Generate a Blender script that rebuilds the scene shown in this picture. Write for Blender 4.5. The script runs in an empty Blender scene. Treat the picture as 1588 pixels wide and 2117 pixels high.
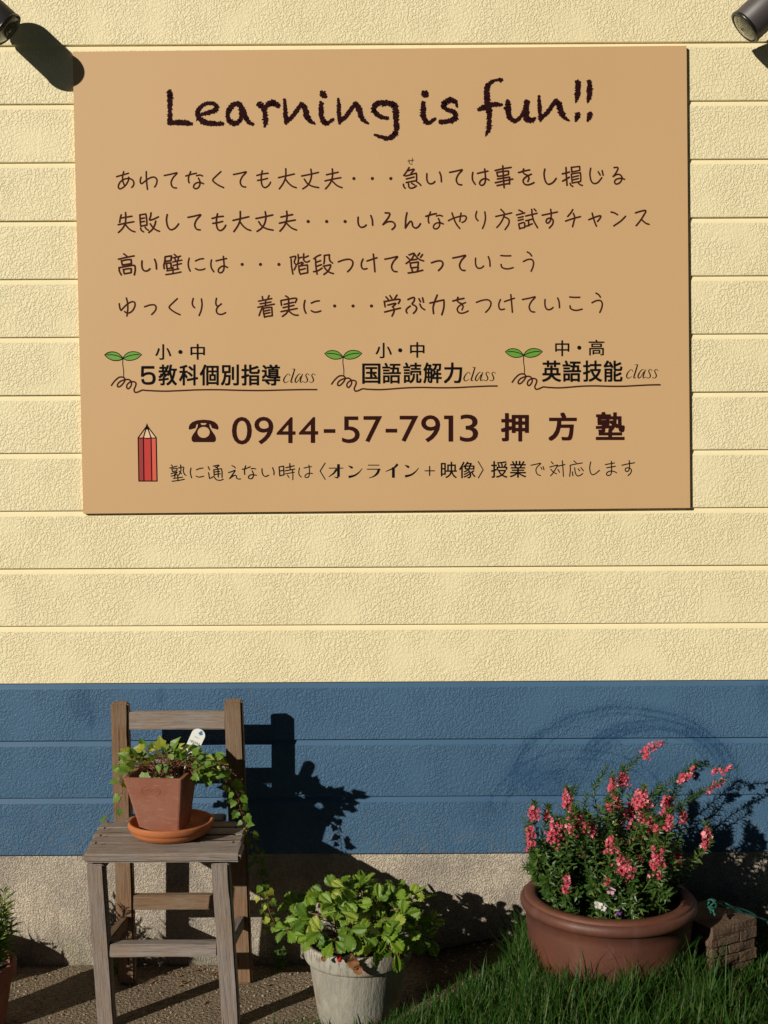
import bpy, bmesh, math, random
import numpy as np
from mathutils import Vector, Matrix, noise as mn
random.seed(11)
rng = np.random.default_rng(5)
sc = bpy.context.scene
C = sc.collection
# ------------------------------------------------------------ camera, light, exposure
CAM_D, CAM_H, FPX = 3.05, 1.257, 2400.0
PITCH, ROLL = 0.0196, 0.00515
fwd = Vector((0, math.cos(PITCH), -math.sin(PITCH)))
r0 = Vector((1, 0, 0)); u0 = Vector((0, math.sin(PITCH), math.cos(PITCH)))
rgt = r0*math.cos(ROLL) - u0*math.sin(ROLL)
upv = u0*math.cos(ROLL) + r0*math.sin(ROLL)
cam_loc = Vector((0, -CAM_D, CAM_H))
cd = bpy.data.cameras.new('camera'); cam = bpy.data.objects.new('camera', cd); C.objects.link(cam)
cd.sensor_fit = 'VERTICAL'; cd.sensor_height = 24.0; cd.lens = 24.0*FPX/2117.0
cd.clip_start = 0.05; cd.clip_end = 500
mw = Matrix.Identity(4)
for i in range(3):
    mw[i][0] = rgt[i]; mw[i][1] = upv[i]; mw[i][2] = -fwd[i]; mw[i][3] = cam_loc[i]
cam.matrix_world = mw
sc.camera = cam
SUN = Vector((0.945, 1.0, -0.535)).normalized()          # direction in which the light travels
sd = bpy.data.lights.new('sun', 'SUN'); sd.energy = 5.0; sd.angle = math.radians(0.5); sd.color = (1.0, 0.93, 0.80)
so = bpy.data.objects.new('sun', sd); C.objects.link(so)
so.rotation_euler = (-SUN).to_track_quat('Z', 'Y').to_euler(); so.location = (-3, -4, 4)
w = bpy.data.worlds.new('World'); sc.world = w; w.use_nodes = True
nt = w.node_tree; nt.nodes.clear()
sky = nt.nodes.new('ShaderNodeTexSky'); sky.sky_type = 'NISHITA'; sky.sun_disc = False
to_sun = -SUN
sky.sun_elevation = math.asin(to_sun.z); sky.sun_rotation = math.atan2(to_sun.x, to_sun.y)
sky.air_density = 0.05; sky.dust_density = 0.1; sky.ozone_density = 1.0
bg = nt.nodes.new('ShaderNodeBackground'); bg.inputs[1].default_value = 0.05
wo = nt.nodes.new('ShaderNodeOutputWorld')
nt.links.new(sky.outputs[0], bg.inputs[0]); nt.links.new(bg.outputs[0], wo.inputs[0])
vs = sc.view_settings
vs.view_transform = 'Standard'; vs.look = 'None'; vs.gamma = 1; vs.exposure = -0.13; vs.use_curve_mapping = False
sc.render.engine = 'CYCLES'

def P(px, py, d):
    """point of the place seen at a photo pixel, d metres in front of the wall"""
    v = fwd*FPX + rgt*(px-794.0) + upv*(1058.5-py)
    t = (CAM_D-d)/v.y
    return cam_loc + v*t
def gz(X, Y):
    """height of the ground at X, Y (the turf at the right lies a little higher)"""
    t = min(1, max(0, (X+0.15)/0.6)); s = t*t*(3-2*t)
    return 0.082*s
# ------------------------------------------------------------ object helpers
ORG = {}
def link(name, me, mats, parent=None, loc=None):
    o = bpy.data.objects.new(name, me); C.objects.link(o)
    if mats is not None:
        for m in (mats if isinstance(mats, (list, tuple)) else [mats]):
            if me.materials.find(m.name) < 0: me.materials.append(m)
    if parent is not None:
        o.parent = parent
    L = world_org(parent)
    o.location = (Vector(loc) if loc is not None else Vector((0, 0, 0))) - L
    ORG[o.name] = Vector(loc) if loc is not None else Vector((0, 0, 0))
    return o
def world_org(p):
    return ORG.get(p.name, Vector((0, 0, 0))) if p is not None else Vector((0, 0, 0))
def thing(name, label, cat, loc, group=None):
    o = bpy.data.objects.new(name, None); C.objects.link(o); o.empty_display_size = .05
    o.location = loc; ORG[o.name] = Vector(loc)
    o['label'] = label; o['category'] = cat
    if group: o['group'] = group
    return o
def mesh(name, verts, faces, smooth=False, mat_idx=None):
    me = bpy.data.meshes.new(name); me.from_pydata([tuple(v) for v in verts], [], faces)
    if mat_idx is not None: me.polygons.foreach_set('material_index', mat_idx)
    if smooth: me.polygons.foreach_set('use_smooth', [True]*len(me.polygons))
    me.update(); return me
def bm_mesh(name, bm, smooth=False):
    me = bpy.data.meshes.new(name); bm.to_mesh(me); bm.free()
    if smooth: me.polygons.foreach_set('use_smooth', [True]*len(me.polygons))
    return me
def lathe_mesh(name, prof, n=48, squash=None):
    """prof: list of (radius, z)"""
    V, F = [], []
    for r, z in prof:
        for k in range(n):
            a = 2*math.pi*k/n
            V.append((r*math.cos(a), r*math.sin(a), z))
    for i in range(len(prof)-1):
        for k in range(n):
            a, b = i*n+k, i*n+(k+1) % n
            F.append((a, b, b+n, a+n))
    return mesh(name, V, F, True)
def tube_vf(pts, radii, n=6):
    V, F = [], []
    pts = [Vector(p) for p in pts]
    up = Vector((.13, .31, .94))
    for i, p in enumerate(pts):
        t = (pts[min(i+1, len(pts)-1)] - pts[max(i-1, 0)]).normalized()
        s = t.cross(up).normalized(); u = s.cross(t)
        r = radii[i] if isinstance(radii, (list, tuple)) else radii
        for k in range(n):
            a = 2*math.pi*k/n
            V.append(p + s*(r*math.cos(a)) + u*(r*math.sin(a)))
    for i in range(len(pts)-1):
        for k in range(n):
            a, b = i*n+k, i*n+(k+1) % n
            F.append((a, b, b+n, a+n))
    F.append(tuple(range(n))[::-1]); F.append(tuple(range((len(pts)-1)*n, len(pts)*n)))
    return V, F
class Soup:
    def __init__(s): s.V, s.F, s.M = [], [], []
    def add(s, V, F, m=0):
        b = len(s.V); s.V.extend(V); s.F.extend([tuple(i+b for i in f) for f in F]); s.M.extend([m]*len(F))
    def mesh(s, name, smooth=False): return mesh(name, s.V, s.F, smooth, s.M)
def bez(pts, n):
    """catmull-rom through pts"""
    pts = [Vector(p) for p in pts]
    if len(pts) < 3:
        return [pts[0].lerp(pts[-1], i/n) for i in range(n+1)]
    q = [2*pts[0]-pts[1]] + pts + [2*pts[-1]-pts[-2]]
    out = []
    m = len(pts)-1
    for i in range(n+1):
        t = i/n*m; k = min(int(t), m-1); t -= k
        a, b, c, d = q[k:k+4]
        out.append(0.5*((2*b)+(c-a)*t+(2*a-5*b+4*c-d)*t*t+(3*b-a-3*c+d)*t**3))
    return out
# ------------------------------------------------------------ material helpers
def S(c):  # sRGB 0-255 to linear
    return tuple(((x/255)/12.92 if x/255 <= .04045 else ((x/255+.055)/1.055)**2.4) for x in c)
class N:
    def __init__(s, name):
        s.m = bpy.data.materials.new(name); s.m.use_nodes = True
        s.t = s.m.node_tree; s.n = s.t.nodes; s.n.clear()
        s.out = s.n.new('ShaderNodeOutputMaterial'); s.b = s.n.new('ShaderNodeBsdfPrincipled')
        s.t.links.new(s.b.outputs[0], s.out.inputs[0])
        s.geo = s.n.new('ShaderNodeNewGeometry'); s.tc = s.n.new('ShaderNodeTexCoord')
    def l(s, a, b): s.t.links.new(a, b)
    def put(s, sock, v):
        if hasattr(v, 'is_output'): s.l(v, sock)
        else: sock.default_value = v if not (isinstance(v, tuple) and len(v) == 3 and sock.type == 'RGBA') else (*v, 1)
    def base(s, v): s.put(s.b.inputs['Base Color'], v); return s
    def rough(s, v): s.put(s.b.inputs['Roughness'], v); return s
    def spec(s, v): s.put(s.b.inputs['Specular IOR Level'], v); return s
    def noise(s, vec, scale, detail=4, rough=.55, dist=0, col=False):
        n = s.n.new('ShaderNodeTexNoise'); s.put(n.inputs['Vector'], vec)
        n.inputs['Scale'].default_value = scale; n.inputs['Detail'].default_value = detail
        n.inputs['Roughness'].default_value = rough; n.inputs['Distortion'].default_value = dist
        return n.outputs[1 if col else 0]
    def voro(s, vec, scale, feat='F1', out=0, rnd=1):
        n = s.n.new('ShaderNodeTexVoronoi'); n.feature = feat; s.put(n.inputs['Vector'], vec)
        n.inputs['Scale'].default_value = scale; n.inputs['Randomness'].default_value = rnd
        return n.outputs[out]
    def map(s, vec, sc=(1, 1, 1), rot=(0, 0, 0), loc=(0, 0, 0)):
        n = s.n.new('ShaderNodeMapping'); s.put(n.inputs[0], vec)
        n.inputs['Scale'].default_value = sc; n.inputs['Rotation'].default_value = rot; n.inputs['Location'].default_value = loc
        return n.outputs[0]
    def ramp(s, v, stops, interp='LINEAR'):
        n = s.n.new('ShaderNodeValToRGB'); s.put(n.inputs[0], v); e = n.color_ramp.elements
        n.color_ramp.interpolation = interp
        while len(e) < len(stops): e.new(.5)
        for k, (p, c) in enumerate(stops):
            e[k].position = p; e[k].color = (*c, 1) if isinstance(c, tuple) else (c, c, c, 1)
        return n.outputs[0]
    def mix(s, f, a, b, mode='MIX'):
        n = s.n.new('ShaderNodeMix'); n.data_type = 'RGBA'; n.blend_type = mode
        s.put(n.inputs[0], f); s.put(n.inputs[6], a); s.put(n.inputs[7], b); return n.outputs[2]
    def math(s, op, a, b=0.0, c=None):
        n = s.n.new('ShaderNodeMath'); n.operation = op; s.put(n.inputs[0], a); s.put(n.inputs[1], b)
        if c is not None: s.put(n.inputs[2], c)
        return n.outputs[0]
    def sep(s, v):
        n = s.n.new('ShaderNodeSeparateXYZ'); s.put(n.inputs[0], v); return n.outputs
    def bump(s, h, dist, strength=1, prev=None):
        n = s.n.new('ShaderNodeBump'); n.inputs['Strength'].default_value = strength; n.inputs['Distance'].default_value = dist
        s.put(n.inputs['Height'], h)
        if prev is not None: s.l(prev, n.inputs['Normal'])
        s.l(n.outputs[0], s.b.inputs['Normal']); return n.outputs[0]
    @property
    def pos(s): return s.geo.outputs['Position']
    @property
    def obj(s): return s.tc.outputs['Object']
    @property
    def isl(s): return s.geo.outputs['Random Per Island']
    @property
    def rnd(s):
        n = s.n.new('ShaderNodeObjectInfo'); return n.outputs['Random']

def relief(m):
    """trowelled relief of the cladding: flat-topped worm-like blobs"""
    p = m.map(m.pos, (1, 1, 1.0))
    a = m.noise(p, 145, 1.3, .5, .7)
    b = m.noise(m.map(m.pos, (1, 1, 1), loc=(3, 1, 7)), 230, 1, .5, .3)
    h = m.math('ADD', m.math('MULTIPLY', a, .62), m.math('MULTIPLY', b, .38))
    h = m.ramp(h, [(.40, 0.0), (.475, .25), (.52, .85), (.60, 1.0)])
    big = m.noise(m.pos, 9, 1)
    h = m.math('MULTIPLY', h, m.ramp(big, [(.30, .35), (.55, 1.0)]))
    return h
def paint(name, col, dark, relief_on, rough=.5, stains=None):
    m = N(name)
    v = m.noise(m.pos, 2.3, 3); fine = m.noise(m.pos, 260, 3, .7)
    c = m.mix(m.ramp(v, [(.35, 0.), (.7, 1.)]), col, dark)
    c = m.mix(m.math('MULTIPLY', fine, .13), c, tuple(x*.6 for x in col))
    if stains: c = stains(m, c)
    if stains:
        zz = m.sep(m.pos)[2]
        dust = m.math('MULTIPLY', m.ramp(m.math('SUBTRACT', zz, .29), [(0., 1.), (.16, 0.)]), m.ramp(m.noise(m.pos, 60, 5, .7), [(.52, 0.), (.66, .5)]))
        c = m.mix(dust, c, (.16, .17, .16))
    z = m.sep(m.pos)[2]
    c = m.mix(m.math('MULTIPLY', m.ramp(m.noise(m.map(m.pos, (6, 1, 1.2)), 3, 4), [(.52, 0.), (.8, 1.)]), .10), c, tuple(x*.5 for x in col))
    m.base(c).rough(rough); m.spec(.25)
    if relief_on:
        n = m.bump(relief(m), .00125, 1)
        m.bump(fine, .0004, .6, n)
    else:
        m.bump(fine, .0004, .5)
    return m.m
YC, YD = (.85, .755, .495), (.82, .72, .455)
M_YEL = paint('yellow_textured_paint', YC, YD, True)
M_YELS = paint('yellow_smooth_paint', YC, YD, False)
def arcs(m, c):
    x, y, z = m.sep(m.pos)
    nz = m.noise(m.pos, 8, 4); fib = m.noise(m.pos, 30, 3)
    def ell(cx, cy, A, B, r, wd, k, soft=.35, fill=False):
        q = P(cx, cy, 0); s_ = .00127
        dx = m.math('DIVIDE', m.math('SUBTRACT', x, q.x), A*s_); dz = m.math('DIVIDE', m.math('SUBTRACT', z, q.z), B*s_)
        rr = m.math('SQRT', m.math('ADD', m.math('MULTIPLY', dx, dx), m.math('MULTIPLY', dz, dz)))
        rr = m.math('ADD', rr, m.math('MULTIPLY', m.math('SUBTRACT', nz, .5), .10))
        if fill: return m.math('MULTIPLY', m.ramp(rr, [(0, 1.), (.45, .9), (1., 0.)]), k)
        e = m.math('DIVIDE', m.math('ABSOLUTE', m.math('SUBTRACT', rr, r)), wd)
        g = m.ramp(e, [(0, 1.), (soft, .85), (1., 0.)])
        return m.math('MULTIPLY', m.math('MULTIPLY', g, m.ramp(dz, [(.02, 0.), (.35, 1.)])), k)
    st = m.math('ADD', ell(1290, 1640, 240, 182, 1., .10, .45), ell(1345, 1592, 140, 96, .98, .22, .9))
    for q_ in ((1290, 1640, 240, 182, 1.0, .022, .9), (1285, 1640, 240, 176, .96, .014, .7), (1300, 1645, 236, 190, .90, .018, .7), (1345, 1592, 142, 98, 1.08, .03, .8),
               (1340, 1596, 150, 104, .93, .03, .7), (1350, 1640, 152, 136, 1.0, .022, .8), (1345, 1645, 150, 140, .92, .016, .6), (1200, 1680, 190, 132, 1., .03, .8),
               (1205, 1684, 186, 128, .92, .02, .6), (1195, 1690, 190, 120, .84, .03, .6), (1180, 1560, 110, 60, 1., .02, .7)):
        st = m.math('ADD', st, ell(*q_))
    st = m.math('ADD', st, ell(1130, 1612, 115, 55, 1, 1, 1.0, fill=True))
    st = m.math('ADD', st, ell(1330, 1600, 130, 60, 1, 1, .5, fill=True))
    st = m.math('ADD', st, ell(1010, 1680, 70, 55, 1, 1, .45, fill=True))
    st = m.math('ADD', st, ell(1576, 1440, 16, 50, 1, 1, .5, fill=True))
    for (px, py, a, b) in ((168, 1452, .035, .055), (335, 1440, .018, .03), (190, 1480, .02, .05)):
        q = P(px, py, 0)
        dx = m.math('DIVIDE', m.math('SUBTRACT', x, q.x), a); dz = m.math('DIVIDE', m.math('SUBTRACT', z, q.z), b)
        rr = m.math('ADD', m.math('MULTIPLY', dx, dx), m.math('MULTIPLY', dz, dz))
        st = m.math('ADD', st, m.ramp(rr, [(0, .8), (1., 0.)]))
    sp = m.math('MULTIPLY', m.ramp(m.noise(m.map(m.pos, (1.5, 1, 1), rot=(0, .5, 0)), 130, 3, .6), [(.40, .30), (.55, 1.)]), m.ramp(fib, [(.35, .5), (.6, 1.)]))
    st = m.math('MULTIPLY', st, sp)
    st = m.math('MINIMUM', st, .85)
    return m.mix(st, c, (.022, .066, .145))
BC, BD = (.066, .140, .240), (.056, .120, .215)
M_BLU = paint('blue_textured_paint', BC, BD, True, .42, arcs)
M_BLUS = paint('blue_smooth_paint', BC, BD, False, .42, arcs)

def concrete():
    m = N('roughcast_concrete')
    a = m.noise(m.pos, 230, 2, .6, .4); b = m.noise(m.pos, 5, 5, .6); v = m.voro(m.pos, 280)
    c = m.mix(m.ramp(b, [(.36, 0.), (.62, 1.)]), (.62, .54, .435), (.36, .32, .275))
    c = m.mix(m.ramp(m.noise(m.map(m.pos, (1, 1, .4)), 13, 5, .7), [(.50, 0.), (.70, .5)]), c, (.30, .25, .20))
    c = m.mix(m.ramp(a, [(.36, .6), (.50, 0.)]), c, (.23, .185, .14))
    x, y, z = m.sep(m.pos)
    damp = m.math('MULTIPLY', m.ramp(z, [(0., 1.), (.13, 0.)]), m.ramp(m.noise(m.pos, 14, 4), [(.35, 0.), (.65, 1.)]))
    c = m.mix(m.math('MULTIPLY', damp, .8), c, (.15, .145, .085))
    m.base(c).rough(.9).spec(.2)
    h = m.math('ADD', m.ramp(a, [(.38, 0.), (.6, 1.)]), m.math('MULTIPLY', v, .5))
    m.bump(h, .0020, 1)
    return m.m
M_CONC = concrete()
def groundmat():
    m = N('coarse_ground')
    a = m.noise(m.pos, 130, 3, .65); b = m.noise(m.pos, 6, 5, .6); v = m.voro(m.pos, 170, out=1)
    c = m.mix(m.ramp(b, [(.3, 0.), (.7, 1.)]), (.35, .275, .195), (.25, .195, .14))
    vg = m.n.new('ShaderNodeRGBToBW'); m.l(v, vg.inputs[0])
    c = m.mix(.35, c, m.mix(vg.outputs[0], (.10, .075, .05), (.50, .40, .28)))
    c = m.mix(m.ramp(a, [(.38, .6), (.52, 0.)]), c, (.13, .085, .05))
    x, y, z = m.sep(m.pos)
    soil = m.ramp(m.math('ADD', m.math('MULTIPLY', z, 16), m.math('MULTIPLY', m.noise(m.pos, 11, 4), .5)), [(.55, 0.), (.85, 1.)])
    c = m.mix(soil, c, m.mix(a, (.035, .026, .016), (.12, .09, .05)))
    lawn = m.ramp(m.math('ADD', m.math('MULTIPLY', y, -1.), m.math('MULTIPLY', m.noise(m.pos, 5, 3), .2)), [(.78, 0.), (.95, 1.)])
    c = m.mix(lawn, c, m.mix(a, (.02, .045, .010), (.05, .085, .02)))
    m.base(c).rough(.95).spec(.15)
    m.bump(m.math('ADD', m.ramp(a, [(.35, 0.), (.65, 1.)]), m.voro(m.pos, 120)), .006, 1)
    return m.m
M_GROUND = groundmat()
def flat(name, col, rough=.5, var=.25, scale=40, bump=.0, spec=.5, metal=0):
    m = N(name); n = m.noise(m.obj, scale, 4)
    m.base(m.mix(m.math('MULTIPLY', n, var*2), col, tuple(x*.6 for x in col))).rough(rough).spec(spec)
    m.b.inputs['Metallic'].default_value = metal
    if bump: m.bump(n, bump)
    return m.m
def signmat():
    m = N('tan_sign_face')
    n = m.noise(m.pos, 220, 3, .6)
    c = m.mix(m.math('MULTIPLY', n, .10), (.60, .385, .200), (.50, .31, .155))
    big = m.noise(m.map(m.pos, (1, 1, .5)), 2.2, 4)
    c = m.mix(m.ramp(big, [(.35, 0.), (.7, .22)]), c, (.52, .335, .165))
    m.base(c).rough(.45).spec(.4); m.bump(m.noise(m.pos, 3, 2), .002, .3)
    return m.m
M_SIGN = signmat()
M_INKT = flat('title_ink', (.026, .006, .007), .7, .1, spec=.05)
M_INKB = flat('brown_ink', (.058, .014, .009), .7, .1, spec=.05)
M_INKN = flat('number_ink', (.034, .008, .007), .7, .1, spec=.05)
M_INKK = flat('black_ink', (.006, .005, .006), .7, .1, spec=.05)
M_SPG = flat('printed_green', (.13, .33, .035), .45, .05)
M_PR1 = flat('printed_dark_red', (.33, .025, .02), .45, .05)
M_PR2 = flat('printed_red', (.52, .030, .022), .45, .05)
M_PR3 = flat('printed_light_red', (.66, .10, .06), .45, .05)
M_PW1 = flat('printed_wood', (.66, .38, .20), .45, .05)
M_PW2 = flat('printed_pale_wood', (.76, .53, .33), .45, .05)
def wood(name, warm):
    m = N(name)
    rv = m.rnd
    cmb = m.n.new('ShaderNodeCombineXYZ'); m.l(m.math('MULTIPLY', rv, 9.), cmb.inputs[0]); m.l(m.math('MULTIPLY', rv, 5.), cmb.inputs[1])
    vm = m.n.new('ShaderNodeVectorMath'); vm.operation = 'ADD'; m.l(m.obj, vm.inputs[0]); m.l(cmb.outputs[0], vm.inputs[1])
    p = vm.outputs[0]
    g = m.noise(m.map(p, (1.0, 20, 20)), 6, 7, .7, 1.2)
    f = m.noise(m.map(p, (2.2, 80, 80)), 8, 4, .65, .4)
    big = m.noise(p, 11, 4)
    if warm: a, b, d = (.25, .15, .088), (.165, .098, .056), (.05, .025, .013)
    else: a, b, d = (.32, .272, .245), (.20, .165, .145), (.05, .038, .031)
    c = m.mix(m.ramp(g, [(.33, 0.), (.66, 1.)]), a, b)
    c = m.mix(m.ramp(big, [(.45, 0.), (.72, .75)]), c, (.25, .175, .125) if not warm else (.22, .17, .13))
    c = m.mix(m.ramp(f, [(.34, .6), (.46, 0.)]), c, d)
    cr = m.ramp(m.noise(m.map(p, (1.3, 34, 34), loc=(2, 4, 1)), 3.2, 2, .4, .3), [(.268, 1.), (.30, 0.)])
    c = m.mix(cr, c, (.012, .008, .006))
    m.base(c).rough(.78).spec(.28)
    h = m.math('ADD', m.math('MULTIPLY', f, .5), m.math('MULTIPLY', g, .8))
    h = m.math('SUBTRACT', h, m.math('MULTIPLY', cr, 2.))
    m.bump(h, .0018, 1)
    return m.m
M_WOOD = wood('weathered_grey_wood', False); M_WARM = wood('sheltered_brown_wood', True)
def terra(name, col, pale, rough=.8, k=.5):
    m = N(name); n = m.noise(m.pos, 14, 5, .6); f = m.noise(m.pos, 300, 3, .7)
    c = m.mix(m.ramp(n, [(.40, 0.), (.75, k)]), col, pale)
    c = m.mix(m.math('MULTIPLY', f, .28), c, tuple(x*.45 for x in col))
    sc_ = m.ramp(m.noise(m.map(m.pos, (3, 3, 30), rot=(.2, .7, 0)), 12, 2), [(.60, 0.), (.70, .5)])
    c = m.mix(sc_, c, pale)
    m.base(c).rough(rough).spec(.3); m.bump(m.math('ADD', f, n), .0012, .7)
    return m.m
M_TERRA = terra('terracotta', (.275, .098, .060), (.40, .23, .17))
M_SAUCER = terra('orange_terracotta', (.42, .135, .047), (.48, .22, .11), .7, .4)
def glaze():
    m = N('brown_glazed_stoneware'); n = m.noise(m.pos, 8, 5, .6); f = m.noise(m.pos, 160, 3)
    c = m.mix(m.ramp(n, [(.35, 0.), (.7, 1.)]), (.125, .046, .029), (.070, .027, .020))
    c = m.mix(m.ramp(f, [(.70, 0.), (.74, .4)]), c, (.22, .11, .07))
    x, y, z = m.sep(m.pos)
    c = m.mix(m.ramp(m.noise(m.map(m.pos, (1, 1, .35), loc=(5, 0, 1)), 22, 5, .65), [(.50, 0.), (.72, .35)]), c, (.16, .085, .065))
    m.base(c).rough(m.ramp(n, [(.3, .45), (.7, .65)])).spec(.4); m.bump(f, .0008, .6)
    return m.m
M_GLAZE = glaze()
M_RIM = terra('unglazed_rim_brown', (.135, .050, .030), (.19, .085, .055), .55, .4)
def whitewash():
    m = N('flaking_whitewash'); n = m.noise(m.map(m.pos, (1.6, 1.6, .8)), 18, 6, .68); f = m.noise(m.map(m.pos, (3, 3, .7)), 55, 4, .6)
    c = m.mix(m.ramp(n, [(.38, 0.), (.66, 1.)]), (.40, .375, .315), (.29, .275, .235))
    c = m.mix(m.ramp(m.noise(m.pos, 9, 4), [(.52, 0.), (.7, .38)]), c, (.22, .30, .30))
    c = m.mix(m.ramp(m.noise(m.map(m.pos, (2, 2, 1), loc=(4, 2, 1)), 12, 5), [(.58, 0.), (.66, .55)]), c, (.33, .17, .125))
    x, y, z = m.sep(m.pos)
    up = m.ramp(z, [(.13, 0.), (.18, 1.)])
    c = m.mix(m.math('MULTIPLY', m.ramp(f, [(.52, 0.), (.60, 1.)]), m.math('ADD', m.math('MULTIPLY', up, .6), .12)), c, (.11, .075, .055))
    m.base(c).rough(.8).spec(.25); m.bump(m.math('ADD', f, n), .0022, .8)
    return m.m
M_WASH = whitewash()
def leafmat(name, a, b, yel=None, rough=.45, trans=.28, spec=.4):
    m = N(name)
    rnd = m.math('FRACT', m.math('ADD', m.math('MULTIPLY', m.isl, 1.0), m.math('MULTIPLY', m.rnd, 3.7)))
    c = m.mix(m.ramp(rnd, [(0, 0.), (1, 1.)]), a, b)
    c = m.mix(m.math('MULTIPLY', m.noise(m.pos, 90, 3), .5), c, tuple(x*.55 for x in a))
    if yel: c = m.mix(m.ramp(m.math('FRACT', m.math('MULTIPLY', rnd, 7.3)), [(.80, 0.), (.95, 1.)]), c, yel)
    m.base(c).rough(rough).spec(spec)
    tr = m.n.new('ShaderNodeBsdfTranslucent'); m.l(m.mix(.0, c, c), tr.inputs[0])
    g = m.mix(1, c, (1.5, 1.6, .7), 'MULTIPLY'); m.l(g, tr.inputs[0])
    ms = m.n.new('ShaderNodeMixShader'); ms.inputs[0].default_value = trans
    m.l(m.b.outputs[0], ms.inputs[1]); m.l(tr.outputs[0], ms.inputs[2]); m.l(ms.outputs[0], m.out.inputs[0])
    m.bump(m.noise(m.pos, 240, 2), .0006, .5)
    return m.m
M_IVY = leafmat('ivy_leaf_green', (.08, .18, .022), (.18, .29, .034), (.36, .38, .05))
M_STRAW = leafmat('strawberry_leaf_green', (.080, .165, .014), (.215, .345, .026), (.30, .36, .05), .5, .25)
M_ANG = leafmat('dark_narrow_leaf_green', (.030, .078, .015), (.068, .138, .022), (.11, .16, .03), .4, .2)
M_LILY = leafmat('yellow_green_strap_leaf', (.08, .17, .025), (.16, .25, .035), (.34, .30, .06), .45, .25)
M_GRASS = leafmat('grass_green', (.020, .074, .008), (.048, .122, .015), (.11, .135, .04), .55, .22, .3)
M_WEED = leafmat('weed_green', (.06, .13, .02), (.09, .18, .025), None)
M_PINK = leafmat('pink_petals', (.60, .060, .115), (.80, .17, .26), (.86, .38, .46), .6, .2, .2)
M_STEM = flat('green_stem', (.09, .14, .03), .5, .2)
M_RSTEM = flat('reddish_stem', (.16, .07, .03), .5, .2)
M_DRY = leafmat('dry_leaf_brown', (.22, .10, .045), (.30, .15, .07), None, .8, .15, .2)
M_SOIL = flat('potting_soil', (.035, .022, .014), .95, .4, 90, .004)
M_PEB = flat('soil_pebble', (.38, .29, .20), .7, .3, 60)
M_WHITE = flat('white_plastic_label', (.80, .80, .78), .35, .03)
M_LBLUE = flat('label_blue', (.05, .22, .42), .4, .05)
M_LGREY = flat('label_text_grey', (.10, .13, .16), .4, .05)
M_NAIL = flat('rusty_nail', (.045, .018, .010), .7, .2)
def lampmat():
    m = N('dark_grey_lamp_enamel'); n = m.noise(m.pos, 500, 3)
    m.base((.062, .053, .056)).rough(.48).spec(.5); m.bump(n, .0003, .6); return m.m
M_LAMP = lampmat()
M_LRING = flat('black_lens_ring', (.012, .012, .012), .3, .1)
M_REFL = flat('lamp_reflector', (.060, .057, .045), .4, .15, 30, 0, .4, .0)
def glass():
    m = N('lamp_lens_glass')
    m.base((.9, .92, .88)).rough(.05); m.b.inputs['Transmission Weight'].default_value = 1.0; m.b.inputs['IOR'].default_value = 1.45
    return m.m
M_GLASS = glass()
def stone():
    m = N('moulded_sandstone'); n = m.noise(m.pos, 16, 6, .65); f = m.noise(m.pos, 120, 4, .65)
    c = m.mix(m.ramp(n, [(.35, 0.), (.7, 1.)]), (.155, .098, .064), (.10, .064, .045))
    c = m.mix(m.math('MULTIPLY', m.rnd, .45), c, (.14, .105, .08))
    m.base(c).rough(.9).spec(.15); m.bump(m.math('ADD', m.math('MULTIPLY', n, 2.), f), .006, .8); return m.m
M_STONE = stone()
M_ROPE = flat('teal_rope', (.012, .10, .072), .6, .3, 80, .001)
M_WPET = leafmat('white_petals', (.72, .70, .68), (.80, .78, .78), None, .6, .2, .2)
M_PPET = leafmat('violet_petals', (.22, .07, .30), (.12, .04, .22), None, .6, .15, .2)
M_LPET = leafmat('pale_pink_petals', (.70, .35, .48), (.76, .45, .55), None, .6, .2, .2)
M_BERRY = flat('red_berry', (.55, .015, .012), .35, .1, 200, .001)
M_SEED = flat('yellow_flower_eye', (.65, .42, .06), .6, .1)
# ------------------------------------------------------------ ground
def build_ground():
    xs = np.unique(np.concatenate([np.linspace(-40, -2, 12), np.linspace(-2, 2, 161), np.linspace(2, 40, 12)]))
    ys = np.unique(np.concatenate([np.linspace(-40, -1.6, 14), np.linspace(-1.6, .02, 82), np.linspace(.02, 40, 10)]))
    V = [(x, y, gz(x, y)+(mn.noise(Vector((x*9, y*9, 0)))*.004+mn.noise(Vector((x*40, y*40, 3)))*.0012 if abs(x) < 2 and y > -1.7 else 0)) for y in ys for x in xs]
    n = len(xs)
    F = [(j*n+i, j*n+i+1, (j+1)*n+i+1, (j+1)*n+i) for j in range(len(ys)-1) for i in range(n-1)]
    o = link('ground', mesh('ground', V, F, True), M_GROUND); o['kind'] = 'structure'
build_ground()
# ------------------------------------------------------------ the house wall
SP, Z0 = 0.15144, 2.4166
XW = 3.4
wall = thing('house_wall', 'textured house wall in yellow boards over a blue band and grey concrete footing', 'wall', (0, 0, 0))
def siding(mat_face, mat_smooth, i):
    seg = 1
    prof = [(.0012, .000), (.0012, -.0022), (.0062, -.0125), (.0070, -.0150), (.0070, -SP+.0012), (.0060, -SP), (.000, -SP)]
    V, F, M = [], [], []
    for k, (d, z) in enumerate(prof):
        for x in (-XW, XW): V.append((x, -d, z))
    for k in range(len(prof)-1):
        F.append((2*k, 2*k+2, 2*k+3, 2*k+1)); M.append(0 if k == 3 else 1)
    b = len(V)
    for x in (-XW, XW): V.append((x, .02, 0)); V.append((x, .02, -SP))
    F.append((b, b+2, b+3, b+1)); M.append(1)
    F.append((0, 1, b+2, b)); M.append(1); F.append((12, b+1, b+3, 13)); M.append(1)
    F.append((0, b, b+1, 12, 10, 8, 6, 4, 2)); M.append(1); F.append((1, 3, 5, 7, 9, 11, 13, b+3, b+2)); M.append(1)
    return mesh('siding_board', V, F, False, M)
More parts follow.
